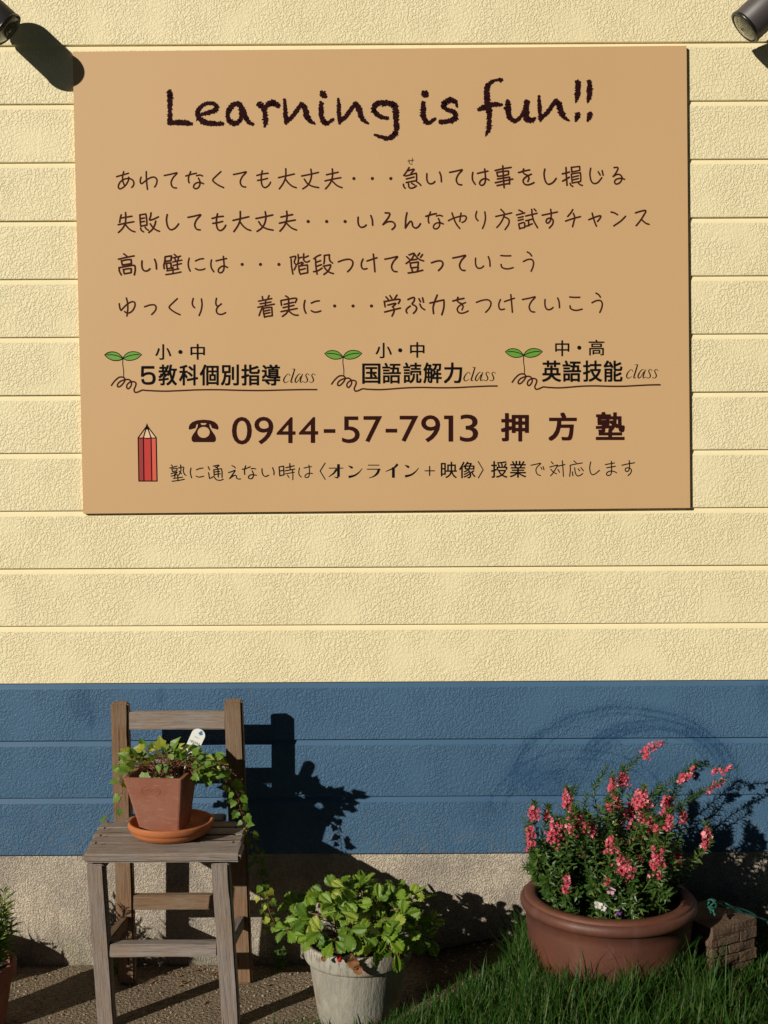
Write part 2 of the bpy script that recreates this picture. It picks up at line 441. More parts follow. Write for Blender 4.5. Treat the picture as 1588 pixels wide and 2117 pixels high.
def sidings():
    my = siding(0, 0, 0); mb = siding(0, 0, 0)
    for i in range(-5, 14):
        me, ms = (my, (M_YEL, M_YELS)) if i < 11 else (mb, (M_BLU, M_BLUS))
        o = link('siding_board', me, list(ms), wall, (0, -.0004*(i % 3), Z0-SP*i))
        if i >= 11: o['label'] = 'blue painted siding board'
sidings()
def box_mesh(name, x0, x1, y0, y1, z0, z1, bev=0):
    bm = bmesh.new(); bmesh.ops.create_cube(bm, size=1)
    for v in bm.verts: v.co = ((x0+x1)/2+v.co.x*(x1-x0), (y0+y1)/2+v.co.y*(y1-y0), (z0+z1)/2+v.co.z*(z1-z0))
    if bev: bmesh.ops.bevel(bm, geom=bm.edges[:], offset=bev, segments=2, affect='EDGES')
    return bm_mesh(name, bm)
ZB = Z0-SP*14
link('foundation', box_mesh('foundation', -XW, XW, .0032, .16, -.25, ZB+.001), M_CONC, wall)
link('wall_core', box_mesh('wall_core', -XW+.01, XW-.01, .022, .16, ZB+.004, Z0+SP*5-.004), M_YELS, wall)
# ------------------------------------------------------------ the sign
DS = .0182
sign = thing('sign_board', 'large tan sign board with brown and black Japanese lettering, screwed to the yellow wall', 'sign', P(795, 1056, .007))
def flatmap(px, py, lift): return P(px, py, DS+lift)
def panel():
    c = [P(150, 107, DS), P(1419.5, 94.5, DS), P(1427, 1050, DS), P(172, 1062, DS)]
    bk = [Vector((v.x, -.0072, v.z)) for v in c]
    V = c+bk; F = [(0, 3, 2, 1), (4, 5, 6, 7), (0, 1, 5, 4), (1, 2, 6, 5), (2, 3, 7, 6), (3, 0, 4, 7)]
    link('panel', mesh('panel', V, F), M_SIGN, sign)
panel()
class Multi:
    """print made of separate characters: every new() starts the next one"""
    def __init__(s): s.g = [Soup()]
    def new(s):
        if s.g[-1].V: s.g.append(Soup())
    def add(s, V, F, m=0): s.g[-1].add(V, F, m)
    def link(s, name, mat):
        for q in s.g:
            if q.V: link(name, q.mesh(name), mat, sign)
LIFT = [0]
def lift():
    LIFT[0] = (LIFT[0]+1) % 60
    return .0003+LIFT[0]*.000012
def ribbon(sp, pts, smooth=True, rough=0, n=None, cap=True, m=0):
    """pts (x, y, w) in photo pixels; adds a flat stroke lying on the sign"""
    pts = [Vector(p) for p in pts]
    L = sum((pts[i+1].xy-pts[i].xy).length for i in range(len(pts)-1))
    if rough: n = max(6, int(L/1.0))
    elif n is None: n = max(2, int(L/1.6))
    if smooth and len(pts) > 2: c = bez(pts, n)
    else:
        c = []
        for i in range(len(pts)-1):
            k = max(1, int(n*(pts[i+1].xy-pts[i].xy).length/max(L, .01))) if rough else 1
            c += [pts[i].lerp(pts[i+1], j/k) for j in range(k)]
        c.append(pts[-1])
    z = lift(); V = []; F = []
    for i, p in enumerate(c):
        t = (c[min(i+1, len(c)-1)]-c[max(i-1, 0)]).xy
        if t.length < 1e-6: t = Vector((1, 0))
        t.normalize(); nn = Vector((-t.y, t.x)); hw = p.z/2
        a, b = hw, hw
        if rough:
            a *= 1+random.uniform(-.26, .26)*rough + (random.random() < .2)*random.uniform(-.3, .5)
            b *= 1+random.uniform(-.26, .26)*rough + (random.random() < .2)*random.uniform(-.3, .5)
            nn = (nn+t*random.uniform(-.35, .35)).normalized()
        V.append(flatmap(p.x+nn.x*a, p.y+nn.y*a, z)); V.append(flatmap(p.x-nn.x*b, p.y-nn.y*b, z))
    for i in range(len(c)-1): F.append((2*i, 2*i+1, 2*i+3, 2*i+2))
    if cap:
        for e, q, s in ((0, 1, 1), (len(c)-1, len(c)-2, -1)):
            t = (c[e]-c[q]).xy
            if t.length < 1e-6: continue
            t.normalize(); r = c[e].z/2; nn = Vector((-t.y, t.x)); b = len(V)
            K = 6 if not rough else 9
            for k in range(K+1):
                a = math.pi*k/K; rr = r*(1+(random.uniform(-.3, .25) if rough else 0))
                V.append(flatmap(c[e].x+(nn.x*math.cos(a)+t.x*math.sin(a))*rr, c[e].y+(nn.y*math.cos(a)+t.y*math.sin(a))*rr, z+.000002))
            F.append(tuple(range(b, b+K+1)))
    sp.add(V, F, m)
def poly(sp, pts, m=0, z=None):
    z = lift() if z is None else z
    sp.add([flatmap(x, y, z) for x, y in pts], [tuple(range(len(pts)))], m)
def parse(s): return [[tuple(float(v) for v in q.split(',')) for q in st.split()] for st in s.split(';')]
GL = {}
def region(ox, oy, k):
    def g(ch, s):
        GL[ch] = [[(ox+x*k, oy+y*k) for x, y in st] for st in parse(s)]
        return ch
    return g
def gbox(ch): 
    p = [q for st in GL[ch] for q in st]
    return min(q[0] for q in p), min(q[1] for q in p)
def put(sp, ch, x=None, y=None, w=3.4):
    bx, by = gbox(ch)
    dx, dy = (0, 0) if x is None else (x-bx, y-by)
    sp.new()
    for st in GL[ch]:
        ribbon(sp, [(a+dx, b+dy, w) for a, b in st])
def dots(sp, lst, y, r=3.4):
    for x in lst:
        sp.new(); z = lift(); sp.add([flatmap(x+r*math.cos(a*math.pi/8), y+r*math.sin(a*math.pi/8), z) for a in range(16)], [tuple(range(16))])
A = region(235, 335, .2015)
A('あ', "30,150 90,133 152,115;103,98 92,150 95,200 112,240;155,155 150,190 125,235 90,265 62,275 48,255 60,215 90,185 130,170 165,170 195,185 208,215 200,245 185,260")
A('わ', "335,98 335,150 340,220 347,280;282,155 273,185 275,210 285,222 305,210 350,175 395,155 425,158 443,180 443,210 432,240 420,255")
A('て', "520,138 585,125 638,112 650,112 643,124 610,160 590,205 595,240 615,262 645,266")
A('な', "740,143 800,125 848,115;790,98 770,150 768,190 775,213;850,140 885,133 912,142;870,165 885,200 882,240 865,265 840,273 820,258 828,230 855,212 890,210 922,222")
A('く', "1100,98 1050,145 1018,180 1030,205 1080,240 1128,262")
A = region(555, 335, .2015)
A('大', "178,68 178,130 172,170 150,220 112,275;103,160 180,142 265,122;175,175 205,215 245,248 285,263")
A('丈', "435,73 442,130 430,190 400,240 352,275;340,143 430,125 512,106;368,175 400,220 450,248 515,262")
A('夫', "655,70 658,130 645,190 620,235 585,275;595,130 655,117 715,104;580,193 660,175 742,160;650,190 690,230 725,252 755,262")
A = region(820, 320, .1637)
A('急', "158,160 130,205 90,262;135,203 210,182 218,192 180,235;112,268 180,250 235,235 250,240 252,325;122,305 220,280;120,350 180,338 252,325;85,370 90,400 108,422;150,365 155,405 180,422 220,412 250,392;190,360 225,380;255,342 285,362 305,385")
A('せ', "140,80 180,72 218,66;195,42 198,65 193,95;155,60 158,95 170,115 200,117")
A('い', "382,238 380,290 388,335 410,362 440,365 465,355 483,337;542,218 560,270 565,340")
A('は', "962,222 955,270 962,325 992,372;1020,235 1090,218 1152,205;1112,178 1118,240 1122,300 1115,350 1095,378 1068,385 1048,365 1055,335 1085,308 1125,300 1165,318")
A('事', "1340,138 1345,230 1350,320 1357,415;1243,198 1340,175 1445,158;1265,222 1275,272;1265,222 1340,210 1412,203;1412,203 1412,248;1410,248 1345,262 1275,272;1272,305 1350,292 1425,280;1425,280 1425,368;1245,352 1350,330 1465,305;1268,388 1350,372 1425,362")
A = region(1060, 335, .1637)
A('を', "73,132 145,112 213,98;138,85 128,125 150,150 185,165;235,152 185,175 145,205 130,240 150,278 190,287 235,275 268,258;185,170 205,200 190,245")
A('し', "405,88 395,150 405,220 425,262 455,280 500,262 530,232 548,205")
A('損', "625,148 670,138 715,125;672,68 675,150 680,220 685,292;630,240 680,210 715,190;740,65 745,125;740,68 800,60 845,55;845,55 848,105;848,105 795,115 745,125;740,150 745,200 752,262;740,152 800,140 855,135;855,135 860,190 858,245;858,245 800,255 752,265;760,190 830,172;760,225 830,208;725,268 735,292 760,308;828,262 850,285 880,295")
A('じ', "985,78 975,150 985,220 1005,258 1035,272 1075,258 1105,225 1125,197;1080,122 1105,165;1130,108 1142,165")
A('る', "1280,70 1325,68 1326,95 1298,145 1268,183;1268,183 1310,158 1350,158 1378,185 1375,225 1350,262 1310,278 1288,260 1295,228 1330,210 1375,205 1412,218")
A = region(235, 430, .1511)
A('失', "103,92 90,140 82,195;92,138 170,125 250,112;162,62 165,140 155,215 120,280 65,335;62,228 160,208 275,187;160,225 200,275 245,310 290,325")
A('敗', "358,92 362,180 370,250;358,95 410,85 440,82;440,82 450,150 455,230;455,232 410,240 372,250;372,145 420,135;372,190 420,182;368,275 378,305 408,325;430,262 445,285 472,302;510,65 505,110 490,155 500,165 550,150 612,120;575,178 560,235 530,290 480,335;500,215 535,265 580,300 625,318")
A('も', "1420,78 1408,130 1405,200 1412,260 1430,295 1460,308 1495,290 1520,260 1532,235;1345,142 1420,122 1498,112;1355,210 1430,198 1490,182")
A = region(730, 430, .2015)
A('ろ', "328,50 372,52 368,85 335,132 305,170;305,170 350,142 400,140 428,165 425,195 398,220")
A('ん', "552,48 540,110 535,205;535,205 565,160 590,135 605,150 612,185 640,205 670,190 690,160")
A('や', "978,130 1030,105 1100,85 1150,82 1162,105 1145,135 1118,148;1015,50 1035,110 1060,165 1095,210;1108,52 1100,95 1095,138")
A('り', "1268,35 1258,80 1265,110 1282,130;1352,40 1358,100 1348,160 1328,210")
A = region(1010, 425, .2204)
A('方', "115,35 140,60 150,78;68,102 145,85 217,68;150,85 130,135 105,175 78,205;148,105 190,130 188,175 155,225")
A('試', "285,42 318,58;262,88 340,68;278,115 325,103;278,140 325,128;283,172 292,218;283,172 335,160 338,205;338,205 292,215;348,98 455,72;405,35 410,90 425,145 460,208;428,32 445,50;350,142 405,128;375,140 378,190;350,195 410,170")
A('す', "503,90 575,75 645,60;583,35 588,90 580,140 555,165 540,150 550,125 580,118 605,135 600,175 570,210")
A('チ', "790,38 770,70 742,102;722,145 790,122 862,103;795,72 808,110 800,150 788,198")
A('ャ', "940,132 1000,108 1050,95 1045,120 1022,148;972,70 985,120 998,160 1012,192")
A('ン', "1150,60 1180,68 1210,85;1285,100 1240,145 1175,190")
A('ス', "1378,68 1430,52 1475,48 1450,100 1420,145 1385,188;1440,135 1475,165 1505,175")
A = region(235, 515, .1574)
A('高', "132,62 155,78 178,98;62,132 165,108 268,88;100,150 112,208;100,155 165,140 228,135;228,135 232,190;232,190 175,198 115,208;70,240 75,290 100,338;70,243 170,225 262,212 280,232 280,290 270,338;125,265 138,322;125,268 180,258 230,255;230,255 228,308;228,308 190,315 142,323")
A('壁', "675,100 670,160 658,210 662,255;675,100 720,92 758,88;758,88 750,150;750,150 680,158;690,185 700,260;690,185 750,180;750,180 755,248;755,248 700,258;795,68 820,88;780,115 880,92;805,118 810,145;855,105 845,135;775,170 895,145;835,150 838,262;782,215 890,190;700,285 855,260;778,240 780,320;685,335 790,320 885,300")
A('に', "992,120 980,180 985,240 1005,288;1075,155 1130,132 1180,125;1075,255 1110,272 1155,272 1198,258")
A = region(590, 515, .1637)
A('階', "72,125 78,220 95,315;60,105 120,90 130,105 112,165 135,205 110,262;160,68 165,130 158,185;165,115 205,102;148,190 210,165;232,58 228,120 240,150 270,165 305,148;235,110 290,85;225,175 195,205;168,210 175,280 190,318;168,215 230,205 278,200;278,200 282,298;282,298 240,305 188,315;185,262 250,245")
A('段', "445,72 400,90 358,122;380,125 385,220 400,315;390,165 445,145;390,218 455,195;355,285 410,272 462,240;492,78 492,140 485,185;492,80 556,70;556,70 554,110 565,150 595,175;478,215 530,205 570,198 560,240 530,285 485,320;495,235 530,275 570,298 605,308")
A('つ', "668,160 740,135 810,128 848,155 848,200 820,250 785,285")
A('け', "980,125 960,175 962,225 985,252 1030,245;1030,150 1095,128 1155,108;1110,62 1118,140 1125,220 1130,285")
A = region(830, 510, .1826)
A('登', "85,92 145,75 120,130 85,165 52,190;58,112 85,138;205,72 185,100;238,88 215,120;145,80 170,115 205,145 250,160;110,150 170,142;98,182 105,235;98,185 190,172;190,172 185,230;185,230 108,240;115,248 125,285;190,235 178,275;75,297 160,285 240,265")
A('っ', "338,182 400,162 450,162 468,190 455,230 418,270")
A('こ', "1125,100 1180,104 1238,103;1128,200 1135,230 1170,248 1215,250 1265,237")
A('う', "1425,60 1455,78 1475,105;1380,168 1430,145 1475,145 1495,175 1490,225 1468,278")
A = region(235, 600, .1637)
A('ゆ', "70,170 80,230 95,255;95,255 130,215 180,170 230,145 265,155 268,200 240,255 200,285 165,285 138,270;160,98 175,160 178,240 167,325")
A('と', "1298,102 1290,150 1295,185 1312,205;1360,172 1320,205 1298,245 1305,285 1340,305 1380,300 1413,283")
A = region(520, 600, .1637)
A('着', "135,80 142,110;222,68 208,100;88,138 180,120 255,105;108,172 245,148;80,215 180,195 288,175;178,120 175,190;140,210 115,265 95,320;150,225 152,285 165,342;150,228 205,218 255,215;255,215 262,322;262,322 215,327 165,337;168,262 230,248;168,295 232,282")
A('実', "430,72 455,85 468,105;370,130 378,190;370,130 465,112 545,100 570,110 552,155;410,178 530,152;398,220 535,190;372,270 470,250 575,230;468,110 468,180 468,240 440,290 390,330;478,268 510,295 545,312 588,315")
A = region(780, 600, .1889)
A('学', "95,72 120,102;138,58 158,90;215,52 190,92;75,120 85,180;75,125 160,108 235,98 248,110 230,145;115,162 198,142 190,160 165,182;165,182 182,200 180,240 160,283;80,238 170,215 252,195")
A('ぶ', "335,102 370,85 405,80 400,120 380,150 415,170 430,195 420,225 395,252;360,172 325,200 315,225 325,248;465,150 485,190 518,213;455,92 472,125;495,82 505,130")
A('力', "575,140 650,122 725,105;727,105 730,140 725,200 705,268;655,52 625,130 610,190 615,255")
A = region(340, 945, .2015)
A('塾2', "70,80 82,92;55,112 128,92;75,120 82,148;75,122 125,115 122,138 82,148;68,170 130,152 105,178;105,172 105,205;68,195 130,180;165,80 168,130 155,170 135,190;140,112 195,102 192,140 205,175 220,187;150,145 175,170;92,218 185,205;135,190 138,240;78,247 140,240 203,227")
A('に2', "272,112 265,160 278,212;328,130 360,117 395,112;325,195 355,205 402,195")
A('通', "448,98 462,128;452,160 462,218;462,218 480,213 505,200 530,230 570,238 603,226;500,92 560,82 530,108;520,100 548,115;505,128 510,190;505,130 580,118;583,118 590,150 590,208;515,152 565,145;515,178 572,170;548,115 552,205")
A('え', "692,88 712,95 725,110;657,158 690,148 725,135 700,175 668,220;668,220 700,195 725,185 738,195 740,215 760,225 780,222")
A('な2', "797,125 840,115 880,98;832,88 820,140 823,178;888,120 915,115 935,122;900,140 912,175 905,210 885,222 862,215 865,195 890,180 942,185")
A('い2', "1000,118 1002,160 1018,190 1040,198 1068,185;1108,108 1122,145 1122,180")
A('時', "1175,100 1182,192;1175,100 1222,92;1222,92 1225,182;1225,182 1182,190;1182,142 1222,135;1245,108 1330,88;1285,65 1288,120;1240,140 1335,122;1240,172 1332,155;1312,125 1318,180 1317,232;1262,185 1278,208")
A('は2', "1385,112 1378,160 1388,190 1405,205;1432,112 1475,102 1508,98;1482,82 1488,140 1482,195 1462,210 1442,202 1450,180 1485,165 1518,168")
A = region(1000, 940, .2078)
A('で', "470,105 520,95 568,86 530,125 520,160 535,195 565,207;570,125 580,145;592,118 600,150")
A('対', "672,70 692,92;657,123 735,102;735,105 710,150 688,185 665,210;668,145 695,175 725,190;735,115 808,97;782,60 788,130 793,215;738,145 755,175")
A('応', "897,62 920,80;860,105 920,92 980,82;860,105 862,150 855,215;882,170 887,210;905,130 912,180 930,210 960,205 985,188;940,140 955,160;968,128 992,160")
A('し2', "1065,72 1055,120 1060,170 1078,198 1110,190 1152,155")
A('ま', "1210,98 1300,82;1225,130 1310,115;1270,65 1272,120 1272,170 1260,200 1235,207 1222,195 1230,175 1265,162 1300,168 1322,180")
A('す2', "1375,105 1440,90 1500,80;1448,58 1450,120 1440,160 1415,165 1408,145 1425,130 1455,135 1470,155 1460,185 1435,208")

def line(items, dts, dy, name='handwritten_line'):
    sp = Multi()
    for it in items:
        if isinstance(it, str):
            for ch in it: put(sp, ch)
        else: put(sp, *it)
    if dts: dots(sp, dts, dy)
    return sp
s = line(['あわてなく', ('て', 482.8, 355.5), ('も', 531, 353), '大丈夫急い', ('て', 929.4, 351), 'は事をし損じる'], [731.7, 769.8, 808], 369)
put(s, 'せ', w=1.3)
s.link('handwritten_character', M_INKB)
s = line(['失敗', ('し', 344, 443.5), ('て', 388.5, 444), 'も', ('大', 481.5, 437), ('丈', 529, 437.5), ('夫', 577.5, 436.5), ('い', 740, 445.5), 'ろん', ('な', 880, 438), 'やり方試すチャンス'], [637, 675.3, 713.4], 457.8)
s.link('handwritten_character', M_INKB)
s = line(['高', ('い', 293, 536), '壁に', ('は', 436, 530), '階段つけ', ('て', 795.5, 530.5), '登っ', ('て', 936, 528), ('い', 983, 530.5), 'こう'], [500.7, 538.5, 576.7], 546.6)
s.link('handwritten_character', M_INKB)
s = line(['ゆ', ('っ', 299, 630.5), ('く', 350, 617.5), ('り', 397.5, 617), 'と着実', ('に', 628.5, 621), '学ぶ力', ('を', 936, 614.5), ('つ', 985, 619.8), ('け', 1031.5, 609), ('て', 1080.2, 614), ('い', 1126.5, 616), ('こ', 1178, 614), ('う', 1224, 606)], [691.9, 729.9, 768], 632.5)
s.link('handwritten_character', M_INKB)

# ---- line of black print at the bottom
s = Multi()
for ch in ('塾2', 'に2', '通', 'え', 'な2', 'い2', '時', 'は2', 'で', '対', '応', 'し2', 'ま', 'す2'): put(s, ch, w=2.15)
def st(sp, ox, oy, k, lst, smooth=True, dx=0, dy=0, **kw):
    for q in lst: ribbon(sp, [(ox+(a+dx)*k, oy+(b+dy)*k, c*k) for a, b, c in q], smooth, **kw)
K = (660, 945, .2204)
def ch_(lines=(), flats=(), curves=(), dx=0, dy=0):
    s.new()
    if lines: st(s, *K, lines, False, dx, dy)
    if flats: st(s, *K, flats, False, dx, dy, cap=False)
    if curves: st(s, *K, curves, True, dx, dy, cap=False)
ch_([[(55, 55, 9), (8, 130, 9)], [(8, 130, 9), (55, 208, 9)]])
ch_([[(92, 103, 8), (222, 103, 8)]], [[(180, 66, 24), (180, 185, 24)], [(178, 188, 20), (165, 193, 12), (140, 186, 5)], [(165, 112, 22), (135, 152, 14), (88, 185, 5)]])
NK = [[(272, 80, 4), (300, 95, 20), (312, 103, 16)], [(275, 186, 22), (330, 172, 16), (375, 140, 10), (402, 105, 3)]]
ch_(curves=NK)
ch_([[(460, 75, 8), (560, 75, 8)], [(450, 113, 8), (570, 113, 9)]], curves=[[(560, 113, 22), (545, 150, 20), (510, 180, 11), (465, 196, 4)]])
ch_(flats=[[(695, 95, 25), (695, 193, 25)]], curves=[[(735, 65, 22), (700, 100, 14), (622, 135, 5)]])
ch_(curves=NK, dx=530, dy=-6)
ch_([[(992, 128, 9), (1080, 128, 9)], [(1035, 87, 10), (1035, 172, 10)]])
ch_([[(1490, 40, 8), (1537, 118, 8)], [(1537, 118, 8), (1492, 195, 8)]])
ONLINE = s
# ---- type set from the built-in font, each character fitted to its own box
def type_chars(jobs):
    """jobs: (soup, char, x0, y0, x1, y1, weight); boxes in photo pixels"""
    obs = []
    for j in jobs:
        cu = bpy.data.curves.new('type', 'FONT'); cu.body = j[1]; cu.size = 1; cu.resolution_u = 4
        o = bpy.data.objects.new('type', cu); C.objects.link(o); obs.append(o)
    dg = bpy.context.evaluated_depsgraph_get(); dg.update()
    for o, (sp, ch, x0, y0, x1, y1, wt) in zip(obs, jobs):
        me = bpy.data.meshes.new_from_object(o.evaluated_get(dg))
        v = np.array([q.co[:2] for q in me.vertices]); lo, hi = v.min(0), v.max(0)
        sp.new(); e = wt*(y1-y0)          # extra stroke weight, in photo pixels, from overlaid shifted copies
        F_ = [tuple(p.vertices) for p in me.polygons]
        for q in range(8 if wt > .02 else 4):
            an = q*math.pi/4 if wt > .02 else q*math.pi/2
            ux, uy = e*max(-.8, min(.8, math.cos(an)*1.3)), e*max(-.8, min(.8, math.sin(an)*1.3))*.8
            z = lift()
            V = [flatmap(x0+e+(a-lo[0])/(hi[0]-lo[0])*(x1-x0-2*e)+ux, y1-e-(b-lo[1])/(hi[1]-lo[1])*(y1-y0-2*e)+uy, z) for a, b in v]
            sp.add(V, F_)
        bpy.data.meshes.remove(me)
    for o in obs:
        cu = o.data; bpy.data.objects.remove(o); bpy.data.curves.remove(cu)
lab = [Multi(), Multi(), Multi()]; tel = Multi(); name_ = Multi(); grade = [Multi(), Multi(), Multi()]
jobs = []
def J(sp, o, k, ch, x0, y0, x1, y1, wt): jobs.append((sp, ch, o[0]+x0*k, o[1]+y0*k, o[0]+x1*k, o[1]+y1*k, wt))
M_, m5, m6 = (210, 700), (200, 690), (800, 690)
J(grade[0], M_, .1511, '小', 732, 75, 952, 290, .012); J(grade[0], M_, .1511, '中', 1215, 70, 1412, 290, .012)
FIVE = [[(720, 393, 37), (557, 393, 37)], [(560, 378, 35), (556, 522, 35)]], [[(556, 512, 26), (600, 482, 34), (655, 474, 36), (702, 492, 38), (718, 545, 40), (700, 598, 38), (640, 613, 36), (580, 602, 36), (556, 555, 36)]]
st(lab[0], 210, 700, .1511, FIVE[0], False, cap=False); st(lab[0], 210, 700, .1511, FIVE[1], True, cap=False)
for ch, a, b in (('教', 337, 440), ('科', 450, 555), ('個', 563, 668), ('別', 678, 778), ('指', 790, 893), ('導', 903, 1005)):
    J(lab[0], m5, .3778, ch, a, 167, b, 284, .024)
jobs.append((grade[1], '小', 776, 708.3, 810, 740.5, .012)); J(grade[1], m6, .3778, '中', 126, 45, 205, 131, .012)
jobs.append((lab[1], '国', 748.6, 751, 786.5, 794, .024)); jobs.append((lab[1], '語', 790, 749.5, 829, 793.5, .024))
for ch, a, b in (('読', 88, 190), ('解', 198, 300), ('力', 310, 412)): J(lab[1], m6, .3778, ch, a, 156, b, 272, .024)
J(grade[2], m6, .3778, '中', 920, 35, 998, 123, .012); J(grade[2], m6, .3778, '高', 1103, 32, 1190, 119, .012)
for ch, a, b in (('英', 848, 953), ('語', 960, 1062), ('技', 1072, 1178), ('能', 1185, 1290)): J(lab[2], m6, .3778, ch, a, 145, b, 264, .024)
for ch, a, b, c, d in (('0', 28, 65, 152, 237), ('9', 167, 64, 285, 236), ('4', 305, 67, 422, 228), ('4', 443, 66, 562, 227), ('5', 710, 62, 820, 228), ('7', 843, 60, 958, 223),
                       ('7', 1067, 58, 1182, 220), ('9', 1200, 54, 1318, 223), ('3', 1440, 50, 1553, 220)):
    J(tel, (470, 840), .3338, ch, a, b, c, d, .006)
tel.new(); st(tel, 470, 840, .3338, [[(1384, 57, 28), (1384, 218, 28)], [(1342, 68, 22), (1398, 68, 22)]], False, cap=False)
for a, y in ((597, 152), (980, 150)):
    tel.new()
    poly(tel, [(470+a*.3338, 840+(y-11)*.3338), (470+(a+71)*.3338, 840+(y-11)*.3338), (470+(a+71)*.3338, 840+(y+12)*.3338), (470+a*.3338, 840+(y+12)*.3338)])
for ch, a, b, c, d in (('押', 175, 65, 465, 364), ('方', 662, 59, 958, 358), ('塾', 1148, 53, 1450, 350)): J(name_, (1000, 840), .2015, ch, a, b, c, d, .036)
J(ONLINE, (660, 945), .2204, '映', 1140, 42, 1292, 199, .012); J(ONLINE, (660, 945), .2204, '像', 1310, 42, 1468, 199, .012)
J(ONLINE, (1000, 940), .2078, '授', 72, 62, 238, 231, .014); J(ONLINE, (1000, 940), .2078, '業', 258, 60, 424, 229, .014)
type_chars(jobs)
CLS = [[(268, 335, 14), (255, 308, 8), (225, 310, 8), (180, 360, 16), (155, 415, 22), (160, 455, 20), (185, 470, 14), (215, 460, 7), (250, 435, 5)],
       [(312, 212, 6), (340, 212, 8), (360, 214, 10)], [(362, 214, 18), (330, 320, 22), (298, 420, 22), (290, 455, 20), (305, 468, 12), (330, 450, 5)],
       [(480, 310, 7), (450, 305, 9), (410, 345, 16), (375, 410, 22), (372, 455, 20), (395, 465, 14), (430, 430, 8), (475, 350, 7)],
       [(510, 310, 12), (490, 360, 20), (468, 430, 22), (470, 462, 16), (490, 462, 9), (520, 440, 5)]]
SS = [(632, 325, 14), (615, 303, 8), (590, 305, 10), (570, 335, 16), (590, 375, 20), (605, 420, 20), (590, 455, 12), (560, 468, 8), (535, 455, 16)]
for sp, x, y in ((lab[0], 586, 762.5), (lab[1], 958.7, 759), (lab[2], 1294.9, 753.5)):
    k = .1071*1.02; ox, oy = x-150*k, y-210*k
    sp.new(); st(sp, ox, oy, k, CLS+[SS, [(a+113, b, c) for a, b, c in SS]])
dots(grade[0], [210+1077*.1511], 700+182*.1511, 4.2); dots(grade[1], [827.2], 724, 4.2); dots(grade[2], [800+1052*.3778], 718.7, 4.2)
for k in range(3):
    lab[k].link('bold_character', M_INKK); grade[k].link('printed_character', M_INKK)
tel.link('phone_digit', M_INKN); name_.link('bold_character', M_INKN); ONLINE.link('printed_character', M_INKK)
# ---- sprouts
def sprout(dx, dy, endx, endy):
    k = .1511; ox, oy = 210+dx, 700+dy
    def q(s): return [(ox+x*k, oy+y*k) for x, y in parse(s)[0]]
    L1 = bez([(a, b, 0) for a, b in q("293,272 262,232 215,195 150,180 90,190 42,222")], 16)[:-1]+bez([(a, b, 0) for a, b in q("42,222 90,268 160,298 240,295 293,272")], 14)
    L2 = bez([(a, b, 0) for a, b in q("293,272 320,225 370,190 430,178 500,190 548,220")], 16)[:-1]+bez([(a, b, 0) for a, b in q("548,220 490,270 420,295 350,297 293,272")], 14)
    o = Soup()
    for Lf in (L1, L2): poly(o, [(p.x, p.y) for p in Lf[:-1]], 1, .00022)
    for Lf in (L1, L2): ribbon(o, [(p.x, p.y, 1.7) for p in Lf], n=60)
    for s_ in ("75,222 150,222 230,240 290,272", "300,268 370,238 440,222 515,218", "293,272 290,350 302,440 302,520"):
        ribbon(o, [(a, b, 1.7) for a, b in q(s_)])
    sq = q("135,640 180,580 240,530 300,530 320,560 305,600 260,650 225,660 218,630 250,590 310,565 370,560 405,590 405,640 370,685 345,670 350,630 390,595 440,590 470,610 465,650 445,700 460,735 500,730 560,705 620,710")
    sx, sy = q("620,710")[0]
    for t in (.1, .2, .3, .42, .55, .68, .8, .92, 1): sq.append((sx+(endx-sx)*t, sy+(endy-sy)*t+1.6*math.sin(t*11+.6)*(1-t*.6)))
    ribbon(o, [(a, b, 3.2) for a, b in sq], m=2, n=220)
    link('sprout_drawing', o.mesh('sprout_drawing'), [M_INKK, M_SPG, M_INKB], sign)
sprout(0, 0, 655, 806); sprout(455.2, -2.7, 1027.8, 798.5); sprout(828.5, -6.5, 1364.8, 796)
